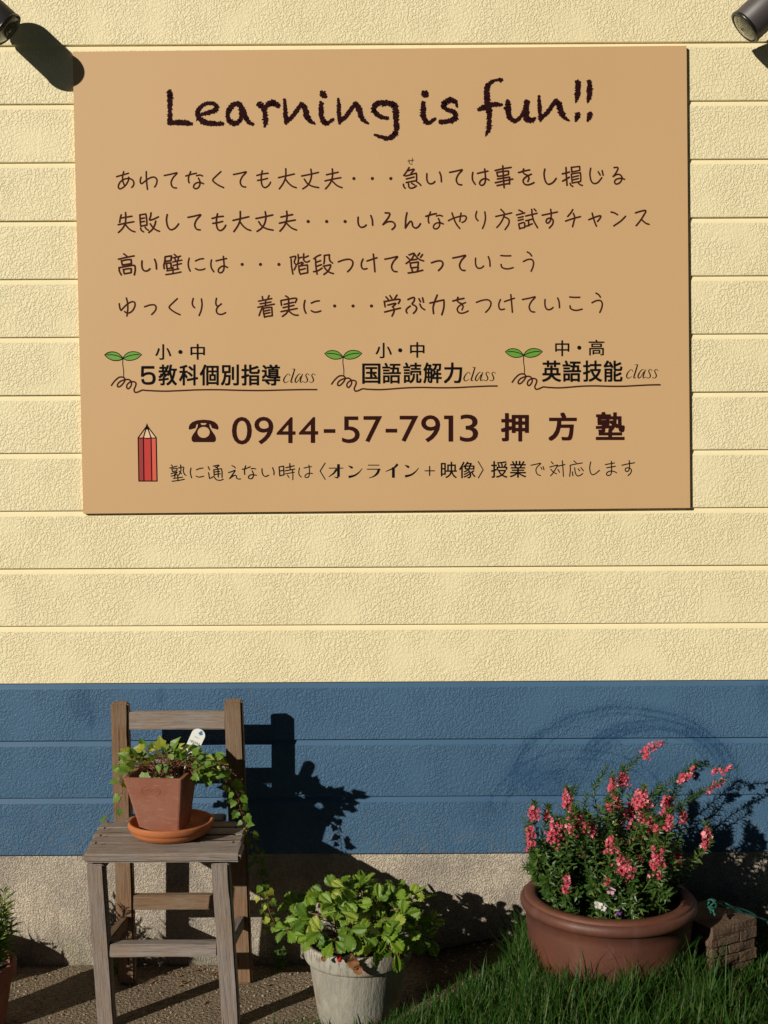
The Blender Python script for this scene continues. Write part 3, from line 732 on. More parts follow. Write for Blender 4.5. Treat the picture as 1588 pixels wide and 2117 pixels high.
# ---- pencil and telephone
def pencil():
    k = .1511; q = lambda *a: [(270+a[i]*k, 860+a[i+1]*k) for i in range(0, len(a), 2)]
    o = Soup()
    for m, c in ((1, q(103, 298, 175, 298, 183, 890, 113, 890)), (2, q(175, 298, 280, 298, 291, 890, 183, 890)), (3, q(280, 298, 350, 298, 362, 890, 291, 890)),
                 (4, q(103, 298, 205, 165, 175, 298)), (5, q(175, 298, 205, 165, 243, 165, 280, 298)), (5, q(280, 298, 243, 165, 350, 298))): poly(o, c, m, .0002)
    poly(o, q(194, 185, 222, 100, 226, 100, 256, 185), 0)
    for c in ((103, 298, 113, 890), (113, 890, 362, 890), (362, 890, 350, 298), (175, 298, 183, 890), (280, 298, 291, 890), (103, 298, 215, 145), (350, 298, 235, 145), (175, 298, 208, 180), (280, 298, 240, 180)):
        ribbon(o, [(a, b, 2.2) for a, b in q(*c)], False)
    ribbon(o, [(a, b, 1.9) for a, b in q(103, 298, 140, 303, 175, 298, 225, 309, 280, 298, 315, 303, 350, 298)])
    link('pencil_drawing', o.mesh('pencil_drawing'), [M_INKK, M_PR1, M_PR2, M_PR3, M_PW1, M_PW2], sign)
    k2 = lambda L: [(270+x*k, 860+y*k) for x, y in L]
    body = [(795, 175), (797, 145), (812, 112), (850, 80), (910, 58), (1000, 50), (1090, 58), (1150, 80), (1185, 112), (1200, 145), (1201, 178), (1192, 187), (1112, 165), (1104, 140), (1085, 108), (1076, 112), (1083, 155), (1108, 200), (1150, 258), (1167, 300), (1163, 340), (1140, 357), (860, 357), (838, 340), (832, 300), (850, 258), (892, 200), (915, 155), (920, 112), (911, 108), (895, 125), (888, 165), (805, 187)]
    ring = [(998+85*math.cos(a*math.pi/14), 223+76*math.sin(a*math.pi/14)) for a in range(28)]
    nt_ = [(955, 96), (1040, 96), (1033, 112), (1015, 122), (978, 122), (960, 112)]
    cu = bpy.data.curves.new('t', 'CURVE'); cu.dimensions = '2D'; cu.fill_mode = 'BOTH'
    for lp in (body, ring, nt_):
        sp_ = cu.splines.new('POLY'); sp_.points.add(len(lp)-1); sp_.use_cyclic_u = True
        for p_, (x, y) in zip(sp_.points, k2(lp)): p_.co = (x/100, -y/100, 0, 1)
    ob = bpy.data.objects.new('t', cu); C.objects.link(ob)
    dg = bpy.context.evaluated_depsgraph_get(); dg.update()
    me = bpy.data.meshes.new_from_object(ob.evaluated_get(dg)); z = lift()
    V = [flatmap(v.co.x*100, -v.co.y*100, z) for v in me.vertices]; F = [tuple(p_.vertices) for p_ in me.polygons]
    bpy.data.objects.remove(ob); bpy.data.curves.remove(cu); bpy.data.meshes.remove(me)
    link('telephone_symbol', mesh('telephone_symbol', V, F), M_INKN, sign)
pencil()
# ---- chalky title
T = Multi()
def tt(o, k, lst, dx=0, dy=0, kk=1): 
    T.new()
    for q_ in lst: ribbon(T, [(o[0]+a*k+dx, o[1]+b*k+dy, c*k*.93) for a, b, c in q_], rough=1)
t1, t2, t3 = ((330, 150), .1889), ((620, 150), .2141), ((960, 150), .1763)
tt(*t1, [[(110, 215, 68), (112, 300, 62), (112, 400, 55), (112, 500, 55), (110, 550, 60)], [(110, 548, 60), (200, 548, 66), (280, 550, 66), (350, 560, 40)]])
tt(*t1, [[(450, 460, 40), (540, 435, 55), (610, 405, 55), (625, 370, 50), (580, 335, 45), (500, 345, 50), (435, 390, 55), (415, 450, 60), (440, 510, 65), (520, 550, 65), (600, 560, 55), (690, 560, 45)]])
tt(*t1, [[(880, 345, 50), (820, 345, 60), (765, 400, 60), (745, 470, 55), (765, 535, 60), (820, 555, 60), (875, 530, 55), (893, 470, 50), (890, 390, 55)], [(860, 330, 50), (905, 400, 65), (935, 480, 65), (975, 540, 55), (1020, 565, 38)]])
tt(*t1, [[(1095, 350, 75), (1140, 400, 60), (1155, 480, 60), (1158, 540, 55), (1150, 590, 30)], [(1150, 385, 55), (1200, 340, 65), (1260, 335, 70), (1300, 368, 50)]])
nn_ = [[(370, 255, 28), (375, 320, 40), (378, 400, 45), (385, 490, 30)], [(385, 470, 50), (440, 425, 45), (490, 360, 45), (530, 300, 40)], [(535, 300, 50), (565, 340, 60), (590, 420, 60), (620, 465, 45), (660, 490, 22)]]
tt(*t2, nn_); tt(*t2, nn_, -111, .8); tt(*t2, nn_, 414.8, -6)
ii = [[(220, 205, 70), (232, 222, 62)], [(205, 295, 45), (205, 360, 55), (205, 420, 55), (225, 470, 60), (260, 490, 45), (320, 450, 30)]]
tt(*t2, ii); tt(*t2, ii, 211, -1.2)
tt(*t2, [[(845, 440, 40), (790, 430, 45), (735, 395, 50), (710, 350, 50), (740, 305, 55), (800, 290, 60), (870, 300, 60), (920, 320, 60), (925, 400, 60), (930, 480, 60), (930, 560, 55), (900, 610, 55), (840, 635, 50), (780, 620, 40), (720, 600, 22)]])
tt(*t2, [[(1518, 330, 22), (1500, 280, 45), (1450, 265, 60), (1400, 285, 60), (1385, 325, 50), (1420, 355, 45), (1480, 375, 50), (1505, 410, 55), (1490, 450, 55), (1430, 470, 55), (1355, 478, 45)]])
tt(*t3, [[(430, 85, 55), (380, 85, 35), (310, 115, 50), (265, 180, 70), (265, 280, 75), (275, 380, 80), (290, 480, 70), (290, 580, 60), (285, 660, 60), (250, 740, 20)], [(170, 430, 50), (240, 405, 70), (340, 375, 65), (435, 375, 40)]])
tt(*t3, [[(510, 340, 60), (510, 420, 85), (520, 500, 70), (570, 560, 60), (620, 555, 50), (680, 490, 45), (720, 400, 65), (730, 340, 60)], [(735, 350, 70), (725, 450, 75), (730, 540, 80), (790, 560, 60), (830, 530, 30)]])
for dx in (0, 140*.1763): tt(*t3, [[(1325, 110, 65), (1330, 200, 75), (1320, 290, 60), (1305, 350, 20)], [(1332, 492, 72), (1320, 530, 60), (1305, 565, 30)]], dx)
T.link('chalk_letter', M_INKT)
# ------------------------------------------------------------ spotlights beside the sign
def spotlight(lens_c, nx, label):
    n = Vector((nx, .12, -.66)).normalized()
    t = thing('spotlight', label, 'lamp', lens_c - n*.16, 'spotlights over the sign')
    q = Vector((0, 0, -1)).rotation_difference(n)
    R = .0455
    def part(name, prof, mat, par=t, nn=48):
        me = lathe_mesh(name, prof, nn)
        for v in me.vertices: v.co = q @ v.co + lens_c
        return link(name, me, mat, par)
    part('lamp_body', [(0, .160), (.036, .160), (.040, .157), (R-.001, .150), (R, .146), (R, .004), (R-.0015, .002), (R-.004, .0035), (R-.005, .02), (.018, .05), (0, .052)], M_LAMP)
    part('lens_ring', [(R-.0035, .006), (R+.0012, .005), (R+.0018, .001), (R+.0012, -.002), (R-.001, -.003), (R-.0045, -.002), (R-.0055, .004), (R-.0035, .006)], M_LRING)
    part('reflector', [(R-.0052, .004), (R-.010, .010), (R-.017, .020), (.014, .031), (.006, .036), (0, .037)], M_REFL)
    ln = part('lens', [(.0002, -.0076), (.010, -.0072), (R-.018, -.0058), (R-.010, -.0032), (R-.0048, .0000), (R-.0048, .0018), (R-.010, -.0008), (R-.018, -.0028), (.010, -.0044), (.0002, -.0046), (.0002, -.0076)], M_GLASS)
    bm = bmesh.new(); bm.from_mesh(ln.data); bmesh.ops.remove_doubles(bm, verts=bm.verts[:], dist=.00002)
    bmesh.ops.recalc_face_normals(bm, faces=bm.faces[:]); bm.to_mesh(ln.data); bm.free()
    # arm from the tail of the body back to a round plate on the wall
    tail = lens_c - n*.152
    wp = Vector((tail.x+(-.12 if nx > 0 else .12), -.008, tail.z+.05))
    mid = Vector((wp.x, tail.y-.015, tail.z+.05))
    V, F = tube_vf(bez([tail, tail-n*.03+Vector((0, 0, .01)), mid, mid.lerp(wp, .5), wp], 14), .0075, 12)
    link('arm', mesh('arm', V, F, True), M_LAMP, t)
    pl = lathe_mesh('wall_plate', [(0, .014), (.030, .014), (.036, .011), (.038, 0), (0, 0)], 32)
    for v in pl.vertices: v.co = Vector((v.co.x, -v.co.z, v.co.y)) + Vector((wp.x, -.007, wp.z))
    link('wall_plate', pl, M_LAMP, t)
spotlight(P(15, 62, .130), .74, 'dark grey cylindrical spotlight at the top left corner of the sign, aimed down right')
spotlight(P(1540, 57, .118), -.74, 'dark grey cylindrical spotlight right of the sign with its round glass lens showing')

# ------------------------------------------------------------ chair
chair = thing('wooden_chair', 'small weathered grey wooden chair with slatted seat standing against the wall', 'chair', P(370, 2040, .2)*Vector((1, 1, 0)) if False else Vector((-.53, -.22, 0)))
def beam(name, p0, p1, wdt, thk, mat, parent, face=Vector((0, -1, 0)), bev=.0022, seg=5, warp=.0008, taper=None):
    """a board whose length is its local X, width local Z, thickness local Y; p0, p1 = ends of the axis"""
    p0, p1 = Vector(p0), Vector(p1); x = (p1-p0); L = x.length; x.normalize()
    z = face.cross(x); z.normalize(); y = z.cross(x)
    bm = bmesh.new()
    bmesh.ops.create_cube(bm, size=1)
    for v in bm.verts: v.co = (v.co.x*L, v.co.y*thk, v.co.z*wdt)
    bmesh.ops.bevel(bm, geom=bm.edges[:], offset=bev, segments=2, affect='EDGES')
    bmesh.ops.bisect_plane  # (kept simple)
    for k in range(1, seg):
        bmesh.ops.bisect_plane(bm, geom=bm.verts[:]+bm.edges[:]+bm.faces[:], plane_co=(-L/2+L*k/seg, 0, 0), plane_no=(1, 0, 0))
    sd_ = random.uniform(0, 50)
    for v in bm.verts:
        nv = mn.noise_vector(Vector((v.co.x*14+sd_, v.co.y*9, v.co.z*9)))
        v.co += Vector((nv.x*.3, nv.y, nv.z))*warp
        if taper: v.co.z *= 1+taper*(v.co.x/L); 
    me = bm_mesh(name, bm)
    o = bpy.data.objects.new(name, me); C.objects.link(o); me.materials.append(mat)
    R3 = Matrix((x, y, z)).transposed().to_4x4()
    c = (p0+p1)/2; o.parent = parent
    o.matrix_local = Matrix.Translation(c-world_org(parent)) @ R3
    ORG[o.name] = c
    return o
def legpts(xt, yt, dt, xb, yb, db): return P(xt, yt, dt), P(xb, yb, db)
# back posts (photo pixel of the axis at top and foot, depth of the axis)
def floor_at(p, q):
    t = (0.001-p.z)/(q.z-p.z); return p.lerp(q, t)
BL0, BL1 = P(249, 1451, .127), P(263, 2010, .110)
BR0, BR1 = P(483, 1446, .127), P(503, 2005, .110)
BL1 = floor_at(BL0, BL1); BR1 = floor_at(BR0, BR1)
beam('back_leg', BL0, BL1, .0445, .028, M_WARM, chair, bev=.005, seg=9)
beam('back_leg', BR0, BR1, .0455, .028, M_WARM, chair, bev=.005, seg=9)
def between(a, b, z):
    t = (z-a.z)/(b.z-a.z); return a.lerp(b, t)
def rail(name, z, wdt, thk, dy, mat, ins=.021, a=(BL0, BL1), b=(BR0, BR1), dz=0):
    p, q = between(*a, z), between(*b, z+dz); x = (q-p).normalized()
    return beam(name, p+x*ins+Vector((0, dy, 0)), q-x*ins+Vector((0, dy, 0)), wdt, thk, mat, chair)
def zat(py, d): return P(500, py, d).z
rail('back_rail', zat(1488, .127), .045, .02, .0, M_WOOD)
rail('back_rail', zat(1577, .127), .033, .02, .0, M_WOOD)
rail('stretcher', zat(1861, .11), .037, .022, .0, M_WARM)
# front legs
FL0, FL1 = P(199, 1781, .395), floor_at(P(199, 1781, .395), P(222.5, 2117, .345))
FR0, FR1 = P(456.5, 1779, .395), floor_at(P(456.5, 1779, .395), P(479, 2117, .345))
beam('front_leg', FL0, FL1, .0385, .034, M_WOOD, chair, bev=.003, seg=8)
beam('front_leg', FR0, FR1, .0405, .034, M_WOOD, chair, bev=.003, seg=8)
rail('stretcher', zat(1960, .37), .030, .030, .0, M_WOOD, .020, (FL0, FL1), (FR0, FR1))
for A_, B_ in (((FL0, FL1), (BL0, BL1)), ((FR0, FR1), (BR0, BR1))):
    z = zat(1960, .37); p, q = between(*A_, z-.002), between(*B_, z-.030)
    x = (q-p).normalized(); s_ = Vector((1, 0, 0)).cross(x).normalized()
    beam('side_stretcher', p+x*.018, q-x*.018, .020, .030, M_WARM if A_[0] is FL0 else M_WOOD, chair, face=-s_ if s_.z > 0 else s_)
    p, q = between(*A_, zat(1792, .395)), between(*B_, zat(1792, .395)-.002)
    beam('seat_apron', p+x*.018, q-x*.018, .034, .018, M_WARM, chair, face=Vector((-1, 0, 0)))
# seat planks
SB = [P(217, 1683, .10), P(511, 1685, .10)]; SF = [P(171, 1773, .43), P(500, 1768, .43)]
zt = (zat(1768, .43)+zat(1681, .11))/2
for q_ in SB+SF: q_.z = zt
cuts = [0, .20, .37, .555, .745, 1.0]
for k in range(5):
    a, b = cuts[k]+(.006 if k else 0), cuts[k+1]-.006
    m_ = (a+b)/2; l, r = SB[0].lerp(SF[0], m_), SB[1].lerp(SF[1], m_)
    wd = (SF[0]-SB[0]).length*(b-a)
    j = random.uniform(-.003, .003)
    if k == 0: l = l.lerp(r, .16); r = SB[1].lerp(SF[1], m_).lerp(l, .175)
    pk = beam('seat_plank', l+Vector((j, 0, -.008+(k == 4)*-.001)), r+Vector((j*-1, 0, -.008+(k == 4)*-.001)), wd, .017 if k < 4 else .021, M_WOOD, chair, face=Vector((0, -.06 if k == 4 else 0, 1)), bev=.003 if k < 4 else .006, seg=6, warp=.0012)
    if k:
        for sx in (.055, .935):
            for sy in (-.22, .24):
                pt = l.lerp(r, sx)+(SF[0]-SB[0]).normalized()*wd*sy
                me = lathe_mesh('nail', [(.0028, 0), (.0026, .0010), (0, .0012)], 8)
                for v in me.vertices: v.co += Vector((pt.x, pt.y, zt+.0008))
                link('nail', me, M_NAIL, pk)
# ------------------------------------------------------------ leaves
def ivy_leaf_vf(s, lobes=5):
    if lobes == 5: out = [(0, 0), (.24, -.12), (.50, .10), (.38, .30), (.45, .50), (.24, .62), (0, 1.0)]
    else: out = [(0, 0), (.25, -.06), (.40, .22), (.30, .45), (.16, .70), (.06, .88), (0, 1.0)]
    V = [(0, y*s, 0) for y in (0, .33, .66, 1.0)]; F = []
    for sg in (1, -1):
        b = len(V)
        for x, y in out[1:-1]: V.append((sg*x*s, y*s, .10*s*abs(x)*2 - .12*s*y*y))
        idx = [b, b+1, b+2, b+3, b+4]
        fs = [(0, idx[0], idx[1], 1), (1, idx[1], idx[2]), (1, idx[2], idx[3], 2), (2, idx[3], idx[4]), (2, idx[4], 3)]
        F += [f if sg > 0 else f[::-1] for f in fs]
    V = [Vector(v) for v in V]
    for i in range(4): V[i].z = -.12*s*V[i].y/s*V[i].y/s
    return V, F
def straw_leaf_vf(s):
    rows = 7; V, F = [], []
    wd = [.02, .17, .30, .385, .40, .30, .11]
    for i in range(rows):
        y = i/(rows-1); cz = -.10*y*y
        V.append(Vector((0, y, cz-.015)))
        for sg in (-1, 1):
            V.append(Vector((sg*wd[i]*.5, y+.05, cz+.055+.05*wd[i])))
            V.append(Vector((sg*wd[i]*1.03, y+.09+(.03 if i < 6 else -.02), cz+.13*wd[i])))
            V.append(Vector((sg*wd[i]*.87, y+.13 if i < 5 else y+.03, cz+.04*wd[i])))
    V = [v*s for v in V]
    for i in range(rows-1):
        a, b = i*7, (i+1)*7
        for off, fl in ((1, 0), (4, 1)):
            f1 = [(a, a+off, b+off, b), (a+off, a+off+1, a+off+2, b+off), (b+off, a+off+2, b+off+1)]
            F += [f[::-1] if fl else f for f in f1]
    return V, F
def orient(d, nrm):
    """matrix with local Y along d and local Z near nrm"""
    y = Vector(d).normalized(); x = y.cross(Vector(nrm))
    if x.length < 1e-4: x = y.cross(Vector((1, .2, .3)))
    x.normalize(); z = x.cross(y)
    return Matrix((x, y, z)).transposed()
LEAFMESH = {}
def leaf_obj(kind, size, mat, parent, loc, d, nrm):
    key = kind
    if key not in LEAFMESH:
        v = {}
        for k in range(4):
            V, F = {'ivy5': lambda: ivy_leaf_vf(1, 5), 'ivy3': lambda: ivy_leaf_vf(1, 3), 'straw': lambda: straw_leaf_vf(1)}[kind]()
            cup = (-.25, .0, .22, .38)[k]; tw = (.1, -.15, .2, -.1)[k]
            V = [Vector((p.x, p.y, p.z + cup*p.x*p.x + tw*p.x*p.y - (.06*k)*p.y*p.y)) for p in V]
            v[k] = mesh('leaf', V, F, False); v[k].materials.append(mat)
        LEAFMESH[key] = v
    o = bpy.data.objects.new('leaf', LEAFMESH[key][random.randrange(4)]); C.objects.link(o)
    o.parent = parent
    R3 = orient(d, nrm).to_4x4()
    o.matrix_local = Matrix.Translation(Vector(loc)-world_org(parent)) @ R3 @ Matrix.Diagonal((size, size, size, 1))
    return o
def rv(s=1): return Vector((random.uniform(-1, 1), random.uniform(-1, 1), random.uniform(-1, 1)))*s
# ------------------------------------------------------------ saucer, square pot and ivy on the chair
sc_c = P(354, 1702, .290); sc_c.z = zt+.002
sau = link('saucer', lathe_mesh('saucer', [(0, 0), (.068, 0), (.082, .003), (.0915, .010), (.0965, .017), (.0962, .0205), (.0995, .022), (.1015, .027), (.1020, .033), (.1010, .0365), (.0975, .038), (.094, .0365), (.090, .028), (.082, .020), (.070, .0195), (0, .0195)], 64), M_SAUCER, None, sc_c)
sau['label'] = 'round orange terracotta saucer on the chair seat under the square pot'; sau['category'] = 'saucer'
pot_c = Vector((-.528, -.2785, sc_c.z+.0203))
pot = thing('square_pot', 'square tapered terracotta pot with an oval stamp, standing on the chair', 'flower pot', pot_c)
def square_pot():
    H = .130; rings = [(.0480, 0), (.0490, .002), (.0712, H-.003), (.0718, H-.0008), (.0705, H), (.0625, H), (.0615, H-.0012), (.058, .098), (0, .098)]
    V, F = [], []
    def ring(h, z):
        c = []; r = min(.007, h*.4)
        for cx, cy, a0 in ((1, -1, -90), (1, 1, 0), (-1, 1, 90), (-1, -1, 180)):
            for a in (0, 30, 60, 90):
                t = math.radians(a0+a); c.append(Vector((cx*(h-r)+r*math.cos(t), cy*(h-r)+r*math.sin(t), z)))
        return c
    for h, z in rings[:-1]: V += ring(h, z)
    for i in range(len(rings)-2):
        for k in range(16): F.append((i*16+k, i*16+(k+1) % 16, (i+1)*16+(k+1) % 16, (i+1)*16+k))
    F.append(tuple(range((len(rings)-2)*16, (len(rings)-1)*16))); F.append(tuple(range(16))[::-1])
    Rz = Matrix.Rotation(math.radians(-6), 3, 'Z')
    V = [Rz @ v + pot_c + Vector((v.z*-.07, 0, 0)) for v in V]
    link('pot_body', mesh('pot_body', V, F), M_TERRA, pot)
    # oval stamp in thin raised lines on the front
    sp = Soup()
    def onf(u, v):   # u, v metres from the middle top of the front face
        z = H-v; h = .0490+(.0712-.0490)*z/H
        return Rz @ Vector((u, -h-.0002, z)) + pot_c + Vector((z*-.07, 0, 0))
    loop = [onf(-.008+.0225*math.cos(a*math.pi/12), .030+.0125*math.sin(a*math.pi/12)) for a in range(25)]
    sp.add(*tube_vf(loop, .0010, 5))
    for s_ in ([(-.021, .031), (-.013, .026), (-.009, .033), (-.003, .027), (.004, .031), (.009, .028)], [(-.016, .036), (-.006, .037), (.004, .035)]):
        sp.add(*tube_vf(bez([onf(*q) for q in s_], 14), .0008, 5))
    link('oval_stamp', sp.mesh('oval_stamp'), M_TERRA, pot)
    z = pot_c.z+H-.016
    c = ring(.0615, 0); g = []
    for i in range(9):
        for j in range(9):
            x, y = -.060+.015*i, -.060+.015*j
            g.append(Rz @ Vector((x, y, 0)) + Vector((pot_c.x-.008, pot_c.y, z+random.uniform(-.003, .004))))
    link('soil', mesh('soil', g, [(j*9+i, j*9+i+1, (j+1)*9+i+1, (j+1)*9+i) for i in range(8) for j in range(8)], True), M_SOIL, pot)
    sp = Soup()
    for k in range(70):
        x, y = random.uniform(-.055, .055), random.choice([random.uniform(-.058, -.03), random.uniform(-.05, .05)])
        add_pebble(sp, Vector((pot_c.x+x-.008, pot_c.y+y, z+.005)), random.uniform(.0025, .005))
    o = link('soil_pebbles', sp.mesh('soil_pebbles', True), M_PEB, pot); o['kind'] = 'stuff'
def add_pebble(sp, c, r):
    a = Vector((random.uniform(.7, 1.2), random.uniform(.7, 1.2), random.uniform(.5, .9)))*r
    V = [Vector((0, 0, a.z)), Vector((0, 0, -a.z))]; t0 = random.random()*6
    for k in range(6):
        t = t0+k*math.pi/3; q = random.uniform(.8, 1.15)
        V.append(Vector((a.x*math.cos(t)*q, a.y*math.sin(t)*q, random.uniform(-.25, .25)*a.z)))
    F = [(0, 2+k, 2+(k+1) % 6) for k in range(6)]+[(1, 2+(k+1) % 6, 2+k) for k in range(6)]
    sp.add([v+c for v in V], F)
square_pot()
ivy = thing('ivy_plant', 'variegated ivy filling the square pot, its stems trailing down both sides of the chair', 'plant', pot_c+Vector((0, 0, .12)))
STEM = Soup()
CAMV = Vector((.1, -1, .2))
def vine(pts, step, size, kinds=('ivy5', 'ivy5', 'ivy3'), start=.08, thick=.0011, taper=.6):
    c = bez(pts, 40); STEM.add(*tube_vf(c, [thick*(1-.5*i/40) for i in range(41)], 5))
    L = sum((c[i+1]-c[i]).length for i in range(40)); n = max(2, int(L/step)); sd_ = 1
    for k in range(n):
        t = start+(1-start)*(k+.5)/n; i = min(39, int(t*40)); p = c[i]; tg = (c[i+1]-c[i]).normalized(); sd_ = -sd_
        side = tg.cross(Vector((0, -1, 0))).normalized()*sd_
        d = (side*.9 + tg*random.uniform(0, .8) + Vector((0, 0, -.35)) + rv(.45)).normalized()
        s = size*random.uniform(.8, 1.35)*(1-taper*.5*t)
        q = p + d*s*.5 + rv(.003)
        STEM.add(*tube_vf([p, p.lerp(q, .5)+Vector((0, 0, .003)), q], .0006, 4))
        leaf_obj(random.choice(kinds), s, M_IVY, ivy, q, (d+Vector((0, 0, -.4))+rv(.35)), (CAMV+Vector((-.35, 0, .5))+rv(.55)))
vine([P(300, 1585, 0.290), P(262, 1572, 0.310), P(248, 1600, 0.320), P(253, 1640, 0.325), P(238, 1672, 0.340), P(215, 1697, 0.360)], .030, .023)
vine([P(300, 1590, 0.250), P(275, 1578, 0.240), P(255, 1600, 0.230), P(247, 1622, 0.230)], .013, .021)
vine([P(395, 1575, 0.290), P(430, 1580, 0.250), P(462, 1604, 0.240), P(487, 1635, 0.240), P(497, 1672, 0.250), P(512, 1712, 0.240), P(527, 1745, 0.230), P(533, 1790, 0.170)], .0135, .023)
vine([P(385, 1580, 0.340), P(420, 1592, 0.310), P(438, 1606, 0.290), P(450, 1608, 0.280)], .010, .022)
vine([P(395, 1580, 0.310), P(425, 1575, 0.290), P(455, 1596, 0.280), P(478, 1618, 0.260), P(495, 1650, 0.250)], .013, .020)
vine([P(528, 1740, 0.225), P(540, 1790, 0.160), P(537, 1850, 0.130), P(548, 1890, 0.120), P(556, 1925, 0.130)], .024, .020)
vine([P(532, 1800, 0.160), P(552, 1840, 0.140), P(556, 1880, 0.140), P(572, 1918, 0.180)], .017, .019)
for k in range(74):      # leaves massed over the pot
    x, dd = random.uniform(262, 425), random.uniform(.21, .365)
    y = 1592 - 30*math.cos((x-340)/62) + random.uniform(-16, 14) + (.37-dd)*-60
    p = P(x, y, dd); b = Vector((pot_c.x+random.uniform(-.04, .04), pot_c.y+random.uniform(-.04, .04), pot_c.z+.12))
    d = (p-b)+rv(.03); STEM.add(*tube_vf(bez([b, b.lerp(p, .5)+Vector((0, 0, .012)), p], 5), .0008, 4))
    leaf_obj(random.choice(('ivy5', 'ivy3', 'ivy3')), random.uniform(.018, .032), M_IVY, ivy, p, d+Vector((0, 0, -.01)), CAMV+Vector((-.3, 0, .9))+rv(.6))
for k in range(26):      # leaves spilling over the right back corner of the pot
    p = P(random.uniform(396, 452), random.uniform(1562, 1612), random.uniform(.24, .35)); b = Vector((pot_c.x+.05, pot_c.y-.0, pot_c.z+.125))
    STEM.add(*tube_vf(bez([b, b.lerp(p, .5)+Vector((0, 0, .012)), p], 5), .0008, 4))
    leaf_obj(random.choice(('ivy5', 'ivy3')), random.uniform(.018, .030), M_IVY, ivy, p, (p-b)+rv(.02)+Vector((0, 0, -.02)), CAMV+Vector((-.5, 0, .5))+rv(.5))
for x, y, s in ((357, 1536, .030), (352, 1560, .022), (372, 1560, .020), (344, 1572, .022), (300, 1590, .034), (325, 1600, .030), (352, 1598, .026), (330, 1573, .022)):
    p = P(x, y+8, 0.330); b = Vector((pot_c.x+.0, pot_c.y-.02, pot_c.z+.12))
    STEM.add(*tube_vf(bez([b, b.lerp(p, .6)+Vector((0, 0, .004)), p], 6), .0009, 4))
    leaf_obj('ivy3', s, M_IVY, ivy, p, Vector((.5, -.1, .8)) if y < 1565 else Vector((-.1, -.4, -.8)), CAMV+Vector((-.4, 0, .2))+rv(.3))
link('stems', STEM.mesh('stems', True), M_RSTEM, ivy)
# ------------------------------------------------------------ plant label
tag = thing('plant_label', 'white plastic plant label with a blue print stuck slanting into the square pot', 'label', P(383, 1590, .27))
def plant_label():
    D = .27
    a0, a1 = P(394, 1556, D), P(414, 1510, D)     # axis from shoulder to crown
    ax = (a1-a0); L = ax.length; ax.normalize(); sx = ax.cross(Vector((0, 1, 0))).normalized()
    if sx.x < 0: sx = -sx
    w_ = .0205; c0 = a0
    out = [(-w_*.82, -.004), (w_*.72, -.010), (w_*.82, L-.012)]+[(w_*.82*math.cos(t), L-.012+.015*math.sin(t)) for t in (math.pi*k/10 for k in range(1, 10))]+[(-w_*.82, L-.012)]
    f = [c0+sx*u+ax*v for u, v in out]; n = len(f); bk = [q+Vector((0, .0009, 0)) for q in f]
    F = [tuple(range(n)), tuple(range(n, 2*n))[::-1]]+[(i, (i+1) % n, n+(i+1) % n, n+i) for i in range(n)]
    link('label_face', mesh('label_face', f+bk, F), M_WHITE, tag)
    V, F2 = tube_vf([c0-ax*.004, P(386, 1575, D), P(380, 1600, D)], .0022, 6); link('label_spike', mesh('label_spike', V, F2), M_WHITE, tag)
    sp = Soup(); Y = Vector((0, -.0004, 0))
    for (u, v, r) in ((.004, L-.004, .0036), (.001, L-.007, .0024), (.007, L-.007, .0024), (.004, L-.009, .002)):
        V = [c0+sx*(u+r*math.cos(k*math.pi/3))+ax*(v+r*math.sin(k*math.pi/3)*1.2)+Y*(1+u*50) for k in range(6)]; sp.add(V, [tuple(range(6))])
    link('label_flower', sp.mesh('label_flower'), M_LBLUE, tag)
    jobs_ = []
    for txt, v, h, wd in (('HEDERA', L*.40, .0062, .025), ('Helix', L*.18, .0052, .015), ('アイビー', L*.64, .0046, .014)):
        cu = bpy.data.curves.new('t', 'FONT'); cu.body = txt; cu.size = 1; cu.resolution_u = 2; o = bpy.data.objects.new('t', cu); C.objects.link(o); jobs_.append((o, v, h, wd))
    dg = bpy.context.evaluated_depsgraph_get(); dg.update(); sp = Soup()
    for o, v, h, wd in jobs_:
        me = bpy.data.meshes.new_from_object(o.evaluated_get(dg)); q = np.array([p_.co[:2] for p_ in me.vertices]); lo, hi = q.min(0), q.max(0)
        sp.add([c0+sx*((a-lo[0])/(hi[0]-lo[0])-.5)*wd+ax*(v+(b-lo[1])/(hi[1]-lo[1])*h)+Y for a, b in q], [tuple(p_.vertices) for p_ in me.polygons])
        cu = o.data; bpy.data.objects.remove(o); bpy.data.curves.remove(cu); bpy.data.meshes.remove(me)
    link('label_text', sp.mesh('label_text'), M_LGREY, tag)
plant_label()
# ------------------------------------------------------------ strawberry pot
ST = Vector((-.068, -.300, gz(-.068, -.3)-.012))
spot = thing('whitewashed_pot', 'round terracotta pot with flaking white paint standing in the grass beside the chair', 'flower pot', ST)
def round_pot():
    H = P(741, 1938, .30).z-ST.z; R = .1305
    prof = [(0, 0), (.090, 0), (.094, .004), (.1165, H-.048), (.118, H-.046), (.1245, H-.044), (.1275, H-.038), (R, H-.006), (R-.001, H-.001), (R-.005, H), (R-.012, H), (R-.014, H-.004), (R-.020, H-.03), (0, H-.03)]
    me = lathe_mesh('pot_body', prof, 72)
    for v in me.vertices: v.co += ST
    link('pot_body', me, M_WASH, spot)
    me = lathe_mesh('soil', [(R-.019, H-.026), (.05, H-.018), (0, H-.016)], 32)
    for v in me.vertices: v.co += ST
    link('soil', me, M_SOIL, spot)
    return H
SH = round_pot()
straw = thing('strawberry_plant', 'bushy strawberry plant with bright green toothed leaves in the whitewashed pot', 'plant', ST+Vector((0, 0, SH-.02)))
SS_ = Soup()
